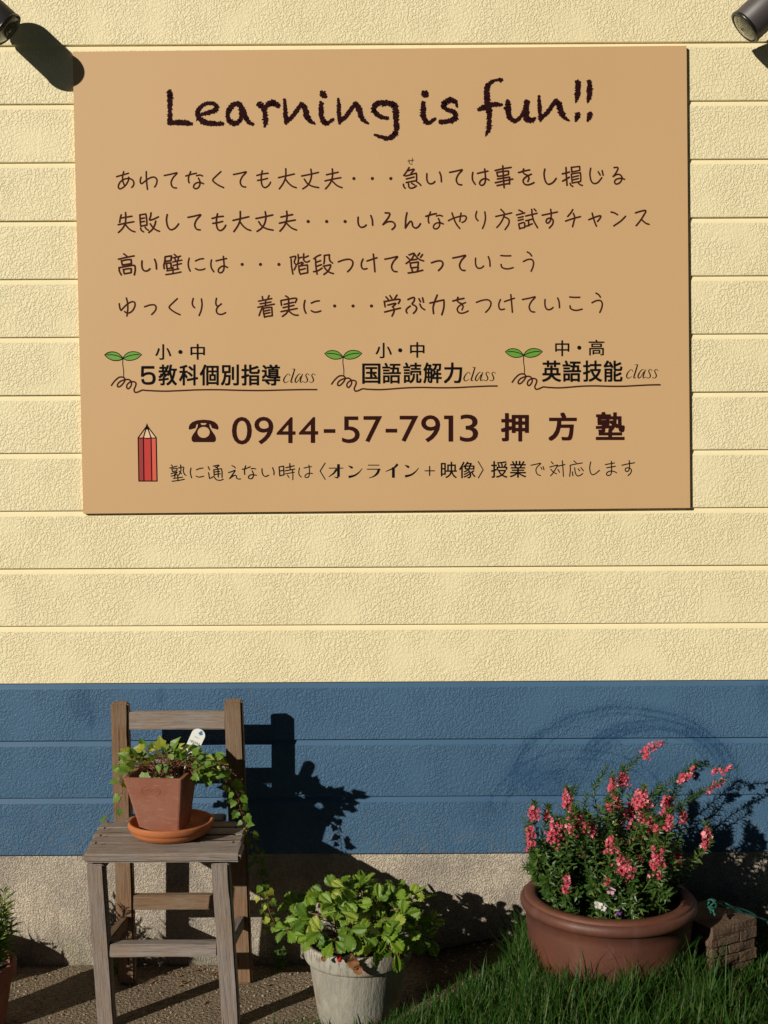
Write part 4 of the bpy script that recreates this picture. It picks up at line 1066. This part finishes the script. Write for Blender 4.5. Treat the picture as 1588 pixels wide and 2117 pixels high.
def trifoliate(p, out, s, droop=.0):
    b = ST+Vector((random.uniform(-.06, .06), random.uniform(-.06, .06), SH-.018))
    SS_.add(*tube_vf(bez([b, b.lerp(p, .55)+Vector((0, 0, .025*(1-droop))), p], 8), .0013, 5))
    out = Vector(out).normalized()
    nrm = (Vector((-.25, -.65, .75))+out*.45+rv(.6)).normalized()
    f = (out+Vector((0, -.25, -.15-droop))+rv(.5)).normalized()
    sd_ = f.cross(nrm).normalized()
    for dd in (f, f*.25+sd_, f*.25-sd_):
        leaf_obj('straw', s*random.uniform(.72, 1.12)*(1 if dd is f else .93), M_STRAW, straw, p+dd.normalized()*.003, dd+rv(.14), nrm+rv(.22)+dd*-.18)
ex = [(592, 1920, 0.38, -1, -0.2), (640, 1958, 0.42, -0.8, -0.9), (600, 1925, 0.33, -1, 0.1), (690, 1968, 0.44, -0.4, -0.9), (655, 1892, 0.36, -0.8, 0.5), (672, 1850, 0.3, -0.5, 0.9), (715, 1837, 0.3, 0, 1), (745, 1834, 0.28, 0.2, 1),
      (770, 1858, 0.3, 0.4, 0.8), (735, 1872, 0.36, 0, 0.6), (700, 1885, 0.4, -0.3, 0.2), (665, 1925, 0.42, -0.6, -0.2), (800, 1877, 0.3, 0.7, 0.6), (822, 1900, 0.33, 0.8, 0.3), (858, 1906, 0.33, 1, 0.1), (890, 1910, 0.3, 1, 0.2),
      (880, 1935, 0.34, 1, -0.4), (862, 1955, 0.36, 0.8, -0.8), (838, 1925, 0.38, 0.8, 0), (800, 1935, 0.43, 0.5, -0.4), (775, 1985, 0.445, 0.2, -1), (815, 1988, 0.43, 0.5, -0.9), (745, 1930, 0.44, 0, -0.3), (722, 1945, 0.445, -0.2, -0.8),
      (770, 1912, 0.4, 0.2, 0.3), (795, 1905, 0.4, 0.5, 0.1), (835, 1895, 0.36, 0.7, 0.2), (690, 1872, 0.36, -0.4, 0.6), (625, 1902, 0.34, -0.9, 0.3), (640, 1900, 0.38, -0.9, 0), (760, 1897, 0.2, 0.1, 0.8), (700, 1882, 0.2, -0.2, 0.8)]
for x, y, d, ox, oz in ex: trifoliate(P(x, y-(24 if oz < -.5 else 0), d), (ox, -.45, oz), random.uniform(.038, .050), .3 if oz < -.5 else 0)
for k in range(46):
    a = random.uniform(0, 2*math.pi); r = random.uniform(.03, .17); z = .035+.100*math.sqrt(max(0, 1-(r/.19)**2))*random.uniform(.5, 1.05)
    trifoliate(ST+Vector((r*math.cos(a)*1.05, r*math.sin(a)*.85, SH+z-.02)), (math.cos(a), math.sin(a)-.2, .5), random.uniform(.032, .046))
link('stems', SS_.mesh('stems', True), M_RSTEM, straw)
for x, y, d in ((702, 1989, .445),):
    me = lathe_mesh('strawberry', [(0, 0), (.004, .001), (.0062, .006), (.0055, .011), (.003, .0145), (0, .0155)], 10)
    o = link('strawberry', me, M_BERRY, straw, P(x, y, d)); 
def dry_leaf(p, s, parent, d, nrm):
    V, F = straw_leaf_vf(s); R = orient(d, nrm)
    V = [R @ Vector((v.x, v.y, v.z+.5*v.x*v.x/s+.25*s*math.sin(v.y/s*7))) + p for v in V]
    link('withered_leaf', mesh('withered_leaf', V, F, True), M_DRY, parent)
for x, y, d, s in ((728, 1972, .445, .042), (738, 1990, .455, .034), (812, 1945, .42, .045), (822, 1955, .40, .04), (668, 1975, .44, .02)):
    dry_leaf(P(x, y-4, d), s*.85, straw, Vector((.1, -.2, -1)), Vector((0, -1, .2)))
# ------------------------------------------------------------ large glazed pot with angelonia
BP = Vector((0, 0, 0)); c_ = P(1257, 1845, .245); BP = Vector((c_.x, -.245, .050)); RZ = c_.z
bpot = thing('glazed_pot', 'wide low brown glazed pot with a thick rolled rim standing in the grass', 'flower pot', BP)
def big_pot():
    H = RZ-BP.z; R = .2125
    prof = [(0, 0), (.170, 0), (.176, .006), (.192, H*.45), (.1985, H-.060), (.1985, H-.036), (.2045, H-.034), (R-.002, H-.029), (R, H-.022), (R-.0015, H-.014), (R-.006, H-.008), (R-.010, H-.007)]
    me = lathe_mesh('pot_body', [(a, b) for a, b in prof], 96)
    for v in me.vertices: v.co += BP
    link('pot_body', me, M_GLAZE, bpot)
    prof = [(R-.010, H-.007), (R-.0115, H-.003), (R-.014, H), (R-.034, H+.0005), (R-.039, H-.003), (R-.041, H-.012), (R-.044, H-.05)]
    me = lathe_mesh('rim', prof, 96)
    for v in me.vertices: v.co += BP
    link('rim', me, M_RIM, bpot)
    me = lathe_mesh('soil', [(R-.042, H-.035), (.1, H-.028), (0, H-.025)], 40)
    for v in me.vertices: v.co += BP
    link('soil', me, M_SOIL, bpot)
    return H
BH = big_pot()
ang = thing('flowering_shrub', 'bushy plant with pink flower spikes and narrow dark leaves in the wide brown pot', 'plant', BP+Vector((0, 0, BH-.03)))
AL = Soup(); ASt = Soup()
def lance(sp, p, d, nrm, L, wd):
    R = orient(d, nrm); V = [(0, 0, 0), (wd, L*.4, .04*L), (0, L*.42, -.02*L), (-wd, L*.4, .04*L), (0, L, -.18*L)]
    sp.add([R @ Vector(v) + p for v in V], [(0, 2, 1), (0, 3, 2), (1, 2, 4), (2, 3, 4)])
def leafy(sp, st_, pts, step, L, wd, start=.12, thick=.0014, end=1.0, nseg=24):
    c = bez(pts, nseg); st_.add(*tube_vf(c, [thick*(1-.6*i/nseg) for i in range(nseg+1)], 4))
    tot = sum((c[i+1]-c[i]).length for i in range(nseg)); n = int(tot/step); ph = random.random()*3
    for k in range(n):
        t = start+(end-start)*k/max(1, n-1); i = min(nseg-1, int(t*nseg)); p = c[i].lerp(c[i+1], t*nseg-i if t*nseg-i <= 1 else 1); tg = (c[i+1]-c[i]).normalized()
        a = Vector((1, .3, .1)).cross(tg).normalized(); b = a.cross(tg); ph += 1.57+.3
        for s_ in (0, math.pi):
            o = a*math.cos(ph+s_)+b*math.sin(ph+s_)
            d = (o*.85+tg*.75+rv(.25)).normalized(); l = L*random.uniform(.75, 1.15)*(1-.45*t)
            lance(sp, p, d, (tg+Vector((-.2, -.5, .3))+rv(.3)), l, wd*random.uniform(.8, 1.2)*(1-.3*t))
    return c
def floret(sp, p, nrm, r):
    R = orient(Vector(nrm).cross(Vector((.3, .1, 1))), nrm); V = [(0, 0, -r*.35)]; F = []
    t0 = random.random()*6
    for k in range(5):
        a = t0+k*2*math.pi/5
        for da, rr, z in ((-.5, .75, .05), (0, 1.0, .18), (.5, .75, .05)):
            V.append((math.cos(a+da)*rr*r, math.sin(a+da)*rr*r, z*r*2)); 
        b = 1+3*k; F.append((0, b, b+1, b+2))
    sp.add([R @ Vector(v)+p for v in V], F, 0)
    V = [R @ Vector((math.cos(k*2.1)*r*.16, math.sin(k*2.1)*r*.16, r*.08))+p for k in range(3)]
    sp.add(V, [(0, 1, 2)], 1)
# flower spikes: photo pixel centre, half size, slant
Z = lambda x, y: (1000+x*.3703, 1500+y*.3703)
clus = [(280, 485, 32, 22), (260, 620, 24, 52), (355, 500, 15, 18), (465, 412, 32, 34), (400, 585, 46, 48), (512, 525, 42, 52), (610, 585, 25, 26), (550, 682, 24, 28), (718, 340, 22, 46), (778, 302, 28, 36), (714, 540, 26, 42),
        (710, 668, 28, 40), (820, 660, 18, 22), (888, 408, 42, 34), (824, 480, 42, 50), (1024, 448, 34, 46), (1032, 540, 24, 40), (940, 560, 28, 36), (1110, 510, 20, 30), (765, 770, 34, 36), (806, 790, 30, 36), (960, 720, 30, 34), (968, 775, 40, 34),
        (1080, 740, 20, 24), (985, 820, 14, 16), (462, 880, 20, 46), (690, 865, 9, 16), (742, 428, 22, 26), (560, 545, 20, 24), (850, 430, 24, 24), (890, 640, 20, 24), (455, 668, 12, 14), (890, 510, 18, 26), (1240, 625, 26, 46), (1000, 690, 12, 14), (700, 460, 14, 18)]
diag = [((870, 152), (980, 98)), ((905, 180), (912, 150)), ((1078, 312), (1172, 238)), ((1100, 310), (1160, 270)), ((1240, 368), (1332, 308)), ((1330, 252), (1385, 232)), ((1282, 268), (1298, 250))]
def spike(c0, c1, dd, hw, nfl):
    """florets around an axis from c0 to c1"""
    sp = Soup()
    for k in range(nfl):
        t = random.random(); p = c0.lerp(c1, t); o = rv(); o.y = -abs(o.y)*.9-.1; o.normalize()
        r = hw*(1-.35*t)*random.uniform(.25, 1.45)
        floret(sp, p+o*r, o+Vector((-.15, -.35, .25)), random.uniform(.0034, .0058))
    for k in range(max(2, nfl//9)):   # buds
        p = c0.lerp(c1, random.uniform(.8, 1.15))+rv(hw*.5); add_pebble(sp, p, .0026)
    link('flower_spike', sp.mesh('flower_spike'), [M_PINK, M_SEED], ang)
for k in range(16):     # smaller clusters scattered over the bush
    clus.append((random.uniform(380, 1090), random.uniform(430, 800), random.uniform(10, 20), random.uniform(12, 24)))
def soil_pt(x, dep):
    a = random.uniform(0, 2*math.pi); r = random.uniform(0, .11)
    return BP+Vector(((x-BP.x)*.30+r*.5*math.cos(a), r*math.sin(a), BH-.03))
for x, y, hx, hy in clus:
    px, py = Z(x, y); d = random.uniform(.30, .42) if py > 1630 else random.uniform(.18, .30)
    if y > 740: d = random.uniform(.34, .42)
    c = P(px, py, d); kx, ky = hx*.3703*.00125, hy*.3703*.00118
    nf = int(12+hx*hy*.040)
    spike(c-Vector((0, 0, ky*.85)), c+Vector((0, 0, ky*.85)), d, kx*1.0, nf)
    b = soil_pt(c.x, d); tip = c+Vector((random.uniform(-.004, .004), 0, ky+.012))
    leafy(AL, ASt, [b, b.lerp(c, .5)+rv(.012)+Vector(((c.x-b.x)*.22, 0, 0)), c-Vector((0, 0, ky)), tip], .0095, .030, .0042)
for (a, b_) in diag:
    d = random.uniform(.14, .2); p0, p1 = P(*Z(*a), d), P(*Z(*b_), d)
    spike(p0, p1, d, .010, int(10+(p1-p0).length*420))
def stem_to(lst, dds, step=.0095, L=.027):
    pts = [P(*Z(x, y), dd) for (x, y), dd in zip(lst, dds)]
    b = soil_pt(pts[0].x, .2); leafy(AL, ASt, [b]+pts, step, L, .0028)
stem_to([(720, 480), (790, 270), (870, 170), (1015, 92)], [.2, .18, .17, .16])
stem_to([(850, 520), (1000, 350), (1110, 270), (1190, 205)], [.2, .18, .17, .17], .0075)
stem_to([(900, 520), (1060, 400), (1180, 230), (1290, 240), (1420, 240)], [.18, .17, .16, .15, .14])
stem_to([(950, 560), (1100, 430), (1220, 365), (1360, 290)], [.2, .18, .17, .17], .0075)
stem_to([(640, 520), (615, 370), (650, 300), (690, 225)], [.22, .2, .2, .2])
stem_to([(480, 500), (490, 420), (510, 350)], [.28, .28, .28], .0075)
stem_to([(300, 800), (275, 700), (230, 520)], [.30, .30, .30], .0075)
stem_to([(330, 750), (340, 560), (365, 450)], [.30, .30, .30])
stem_to([(1060, 800), (1230, 700), (1245, 570)], [.24, .22, .22])
stem_to([(950, 600), (1060, 480), (1180, 400), (1215, 370)], [.2, .2, .2, .2])
stem_to([(560, 600), (560, 480), (575, 390)], [.24, .22, .22])
stem_to([(900, 560), (935, 420), (980, 330)], [.24, .22, .22])
for k in range(230):   # leafy side shoots that fill the bush
    u = random.uniform(-1, 1); x = 1258+u*(158 if random.random() < .8 else 178)
    yt = 1655 + 95*(abs(u)**1.8) ; y = random.uniform(yt, 1865)
    if y > 1800: x = 1258+u*128
    d = random.uniform(.10, .40); p = P(x, y, d); b = soil_pt(p.x, d)
    leafy(AL, ASt, [b, b.lerp(p, .5)+rv(.02)+Vector(((p.x-b.x)*.25, 0, 0)), p], .0095, random.uniform(.028, .042), .0055, start=.25)
for k in range(40):    # larger shoots leaning over the rim
    x = random.uniform(1130, 1390); p = P(x, random.uniform(1835, 1895), random.uniform(.33, .42)); b = soil_pt(p.x, .3)
    leafy(AL, ASt, [b, b.lerp(p, .6)+Vector((0, 0, .03)), p], .014, .034, .0052, start=.4)
o = link('foliage', AL.mesh('foliage'), M_ANG, ang); o['kind'] = 'stuff'
o = link('stems', ASt.mesh('stems'), M_STEM, ang); o['kind'] = 'stuff'
# ------------------------------------------------------------ small bedding flowers at the front of the pot
pet = thing('bedding_flowers', 'small white, pale pink and violet flowers low at the front of the wide brown pot', 'flowers', BP+Vector((0, -.15, BH-.03)))
def corolla(name, p, r, mat, nrm):
    sp = Soup(); R = orient(Vector((1, 0, .1)), nrm)
    for k in range(5):
        a = k*2*math.pi/5+.3; V = [(0, 0, -.15*r)]
        for da, rr in ((-.62, .6), (-.4, .95), (0, 1.05), (.4, .95), (.62, .6)): V.append((math.cos(a+da)*rr*r, math.sin(a+da)*rr*r, .18*r*rr+.02*r*k))
        sp.add([R @ Vector(v)+p for v in V], [tuple(range(6))])
    sp.add([R @ Vector((math.cos(k)*r*.13, math.sin(k)*r*.13, .1*r))+p for k in range(6)], [tuple(range(6))], 1)
    link(name, sp.mesh(name), [mat, M_SEED], pet)
Z7 = lambda x, y: (1000+x*.3703, 1750+y*.3703)
PST = Soup()
for x, y, r, mt, nm in ((710, 243, .011, M_LPET, 'pink_flower'), (640, 325, .010, M_WPET, 'white_flower'), (752, 362, .009, M_PPET, 'violet_flower'), (668, 345, .007, M_WPET, 'white_flower')):
    p = P(*Z7(x, y), .405); corolla(nm, p, r, mt, Vector((random.uniform(-.3, .3), -1, .45)))
    b = BP+Vector(((p.x-BP.x)*.8, -.12, BH-.03)); c = leafy(PST, PST, [b, b.lerp(p, .6)+Vector((0, 0, .01)), p+Vector((0, .003, 0))], .012, .016, .004, start=.2, end=.9)
o = link('leafy_stems', PST.mesh('leafy_stems'), M_WEED, pet); o['kind'] = 'stuff'
# ------------------------------------------------------------ left edge: terracotta pot with strap-leaved plant, and an added pot out of frame for its shadow
def left_pot(name_lab, cat_grp, c, R, H, plant_lab, mat, h0, nst):
    t = thing('terracotta_pot', name_lab, 'flower pot', c)
    me = lathe_mesh('pot_body', [(0, 0), (R*.66, 0), (R*.69, .004), (R*.88, H-.032), (R*.98, H-.030), (R, H-.003), (R*.985, H), (R*.88, H), (R*.86, H-.004), (R*.80, H-.02), (0, H-.02)], 64)
    for v in me.vertices: v.co += c
    link('pot_body', me, mat, t)
    me = lathe_mesh('soil', [(R*.83, H-.016), (0, H-.012)], 24)
    for v in me.vertices: v.co += c
    link('soil', me, M_SOIL, t)
    pl = thing('strap_leaf_plant', plant_lab, 'plant', c+Vector((0, 0, H-.012)))
    sp, ss = Soup(), Soup()
    for k in range(nst):
        a = random.uniform(0, 6.28); b = c+Vector((R*.5*math.cos(a), R*.5*math.sin(a), H-.012)); hh = h0*random.uniform(.45, 1.0)
        tip = b+Vector((math.cos(a)*R*.35, math.sin(a)*R*.35, hh))
        leafy(sp, ss, [b, b.lerp(tip, .5)+rv(.01), tip], .014, .060, .0042, start=.1, thick=.0016)
    o = link('foliage', sp.mesh('foliage'), M_LILY, pl); o['kind'] = 'stuff'
    o = link('stems', ss.mesh('stems'), M_STEM, pl); o['kind'] = 'stuff'
lp = P(-46, 1985, .345)
left_pot('terracotta pot cut off by the left edge, standing before the concrete footing', None, Vector((lp.x, -.345, 0)),   .088, .150, 'tufted plant with narrow yellow green leaves in the pot at the left edge', M_TERRA, .185, 34)
left_pot('invented terracotta pot, unseen beyond the left edge, added to cast a shadow by the wall', None, Vector((-1.17, -.20, 0)), .10, .150, 'low plant in the invented pot, unseen beyond the left edge', M_TERRA, .03, 8)  # unseen pot and plant, added to cast the shadow at lower left
# ------------------------------------------------------------ stone block and rope at the right
blk = thing('stone_block', 'square block of moulded stacked stone behind the grass at the right, half in shade', 'stone block', Vector((.83, -.225, gz(.83, -.2))))
def stone_block():
    Rz = Matrix.Rotation(math.radians(30), 3, 'Z'); hs = .075; cn = P(1473, 1921, .315); c = Vector((cn.x+.366*hs, -.315+1.366*hs, 0)); z0 = .06; zt_ = cn.z
    def brick_mesh(x0, x1, y0, y1, z0_, z1_, bev, wob, nm='stone'):
        bm = bmesh.new(); bmesh.ops.create_cube(bm, size=1)
        for v in bm.verts: v.co = Vector(((x0+x1)/2+v.co.x*(x1-x0), (y0+y1)/2+v.co.y*(y1-y0), (z0_+z1_)/2+v.co.z*(z1_-z0_)))
        bmesh.ops.subdivide_edges(bm, edges=bm.edges[:], cuts=2, use_grid_fill=True)
        for v in bm.verts:
            e = sum((abs(abs(q-m_)-h_) < 1e-5) for q, m_, h_ in ((v.co.x, (x0+x1)/2, (x1-x0)/2), (v.co.y, (y0+y1)/2, (y1-y0)/2), (v.co.z, (z0_+z1_)/2, (z1_-z0_)/2)))
            if e >= 2: v.co = v.co.lerp(Vector(((x0+x1)/2, (y0+y1)/2, (z0_+z1_)/2)), bev)
            nv = mn.noise_vector(v.co*31+Vector((x0*90, 3, z0_*70))); v.co += nv*wob
        for v in bm.verts: v.co = Rz @ v.co + c
        return bm_mesh(nm, bm, False)
    ncr = 5; h = (zt_-.022-z0)/ncr
    for k in range(ncr):
        a, b = z0+k*h, z0+(k+1)*h-.0025
        s = hs - (.003 if k % 2 else 0)
        if k % 2 == 0: sp_ = [(-s, s*.2, -s, s), (s*.25, s, -s, s*.1), (s*.25, s, s*.15, s)]
        else: sp_ = [(-s, -s*.25, -s, s), (-s*.2, s, -s, -s*.1), (-s*.2, s, -s*.05, s)]
        for x0, x1, y0, y1 in sp_:
            link('stone', brick_mesh(x0, x1, y0, y1, a, b-random.uniform(0, .002), .015, .0030), M_STONE, blk)
    link('cap_stone', brick_mesh(-hs*1.02, hs*1.02, -hs*1.02, hs*1.02, zt_-.026, zt_, .03, .006, 'cap_stone'), M_STONE, blk)
    return c, zt_
bc, bz = stone_block()
rope = thing('teal_rope', 'tangled teal green rope lying over the stone block and off to the right', 'rope', Vector((bc.x, bc.y, bz)))
sp = Soup()
for k in range(7):
    o_ = [rv(.006) for _ in range(9)]
    base = [P(1474, 1886, .30), P(1466, 1872, .27), P(1480, 1868, .25), P(1500, 1872, .24), P(1525, 1880, .22), P(1555, 1893, .20), P(1585, 1908, .19), P(1625, 1925, .18), P(1680, 1950, .18)]
    sp.add(*tube_vf(bez([a+b for a, b in zip(base, o_)], 60), .0022, 5))
for k in range(5):
    c0 = P(1472, 1872, .275); r_ = random.uniform(.008, .013); ax = rv().normalized(); u = ax.cross(Vector((0, 0, 1))).normalized(); v_ = ax.cross(u)
    sp.add(*tube_vf([c0+(u*math.cos(t*.6)+v_*math.sin(t*.6))*r_+Vector((0, 0, .004)) for t in range(12)], .0022, 5))
link('rope_strands', sp.mesh('rope_strands', True), M_ROPE, rope)
# ------------------------------------------------------------ grass, weeds, gravel, litter
def d_edge(x):
    return float(np.interp(x, [-.6, -.42, -.28, -.1, .0, .08, .15, .22, .30, .37, 3], [.66, .52, .44, .40, .385, .37, .33, .26, .16, .02, .0]))
def grass():
    V, F = [], []; n = 0
    area = [(-.55, 1.9, 0.0, 1.5)]
    cnt = 0; tries = 0
    while cnt < 34000 and tries < 400000:
        tries += 1
        x = random.uniform(-.6, 1.35) if random.random() < .93 else random.uniform(1.35, 2.3); d = random.uniform(.01, .9)
        e = d_edge(x)+mn.noise(Vector((x*14, d*14, 0)))*.05
        if d < e: 
            if d < e-.10 or random.random() > .10: continue
        if d > .55 and random.random() < .5: continue
        if (x-BP.x)**2+(d+BP.y)**2 < .155**2 or (x-ST.x)**2+(d+ST.y)**2 < .088**2 or (abs(x-bc.x)+abs(-d-bc.y)) < .10: continue
        cl = .75+.5*mn.noise(Vector((x*9, d*9, 4)))
        h = random.uniform(.055, .125)*cl*(1.1 if random.random() < .92 else 1.5)
        if .3 < x < .74 and d < .68: h *= 1.28
        if .72 < x < 1.02 and d < .50: h *= .42
        if x < .3: h *= .8
        near = d-e
        if near < .06: h *= .6+.4*max(0, near)/.06
        if x < .1 : h *= .8
        b = Vector((x, -d, gz(x, -d)-.004)); a = random.uniform(0, 6.28); ln = h*random.uniform(.1, .75)
        dr = Vector((math.cos(a), math.sin(a), 0)); sd_ = Vector((-dr.y, dr.x, 0))*random.uniform(.0009, .0019)
        i = len(V)
        for t, wk in ((0, 1), (.4, .95), (.75, .6)):
            c = b+dr*ln*t*t+Vector((0, 0, h*(t-.15*t*t))); V.append(c-sd_*wk); V.append(c+sd_*wk)
        V.append(b+dr*ln*1.0+Vector((0, 0, h*.84)))
        F += [(i, i+1, i+3, i+2), (i+2, i+3, i+5, i+4), (i+4, i+5, i+6)]; cnt += 1
    o = link('grass', mesh('grass', V, F), M_GRASS); o['kind'] = 'stuff'; o['label'] = 'long green grass covering the ground at the right'; o['category'] = 'grass'
grass()
def gravel():
    sp = Soup()
    for k in range(2600):
        x, d = random.uniform(-1.3, .35), random.uniform(.0, .75)**1.1
        add_pebble(sp, Vector((x, -d, gz(x, -d)+.0005)), random.choice((.0012, .0018, .0018, .0026, .0038)))
    o = link('gravel', sp.mesh('gravel', True), M_PEB); o['kind'] = 'stuff'; o['label'] = 'loose grit and small stones on the ground by the wall'; o['category'] = 'gravel'
gravel()
def litter():
    sp = Soup()
    for k in range(60):
        x, d = random.uniform(-.72, -.38), random.uniform(.01, .14)
        if k > 44: x, d = random.uniform(-1., .1), random.uniform(.0, .4)
        V, F = ivy_leaf_vf(random.uniform(.006, .013), 3); R = Matrix.Rotation(random.uniform(0, 6), 3, 'Z') @ Matrix.Rotation(random.uniform(-.4, .4), 3, 'X')
        sp.add([R @ v + Vector((x, -d, gz(x, -d)+.005)) for v in V], F)
    o = link('leaf_litter', sp.mesh('leaf_litter'), M_DRY); o['kind'] = 'stuff'; o['label'] = 'scattered dry brown leaf bits on the ground under the chair'; o['category'] = 'leaf litter'
litter()
def weed(px, py, d, lab, n, h):
    b = P(px, py, d); b.z = gz(b.x, b.y)-.002
    t = thing('weed', lab, 'plant', b); sp, ss = Soup(), Soup()
    for k in range(n):
        tip = b+Vector((random.uniform(-.03, .03), random.uniform(-.03, .01), h*random.uniform(.5, 1)))
        leafy(sp, ss, [b+rv(.006)*Vector((1, 1, 0)), b.lerp(tip, .5)+rv(.006), tip], .013, .022, .006, start=.2, thick=.0012, nseg=12)
    o = link('foliage', sp.mesh('foliage'), M_WEED, t); o['kind'] = 'stuff'; link('stems', ss.mesh('stems'), M_STEM, t)
weed(240, 2003, .05, 'small green weed at the wall behind the left back leg of the chair', 5, .14)
weed(575, 1990, .05, 'small green weed growing at the wall between chair and strawberry pot', 5, .12)
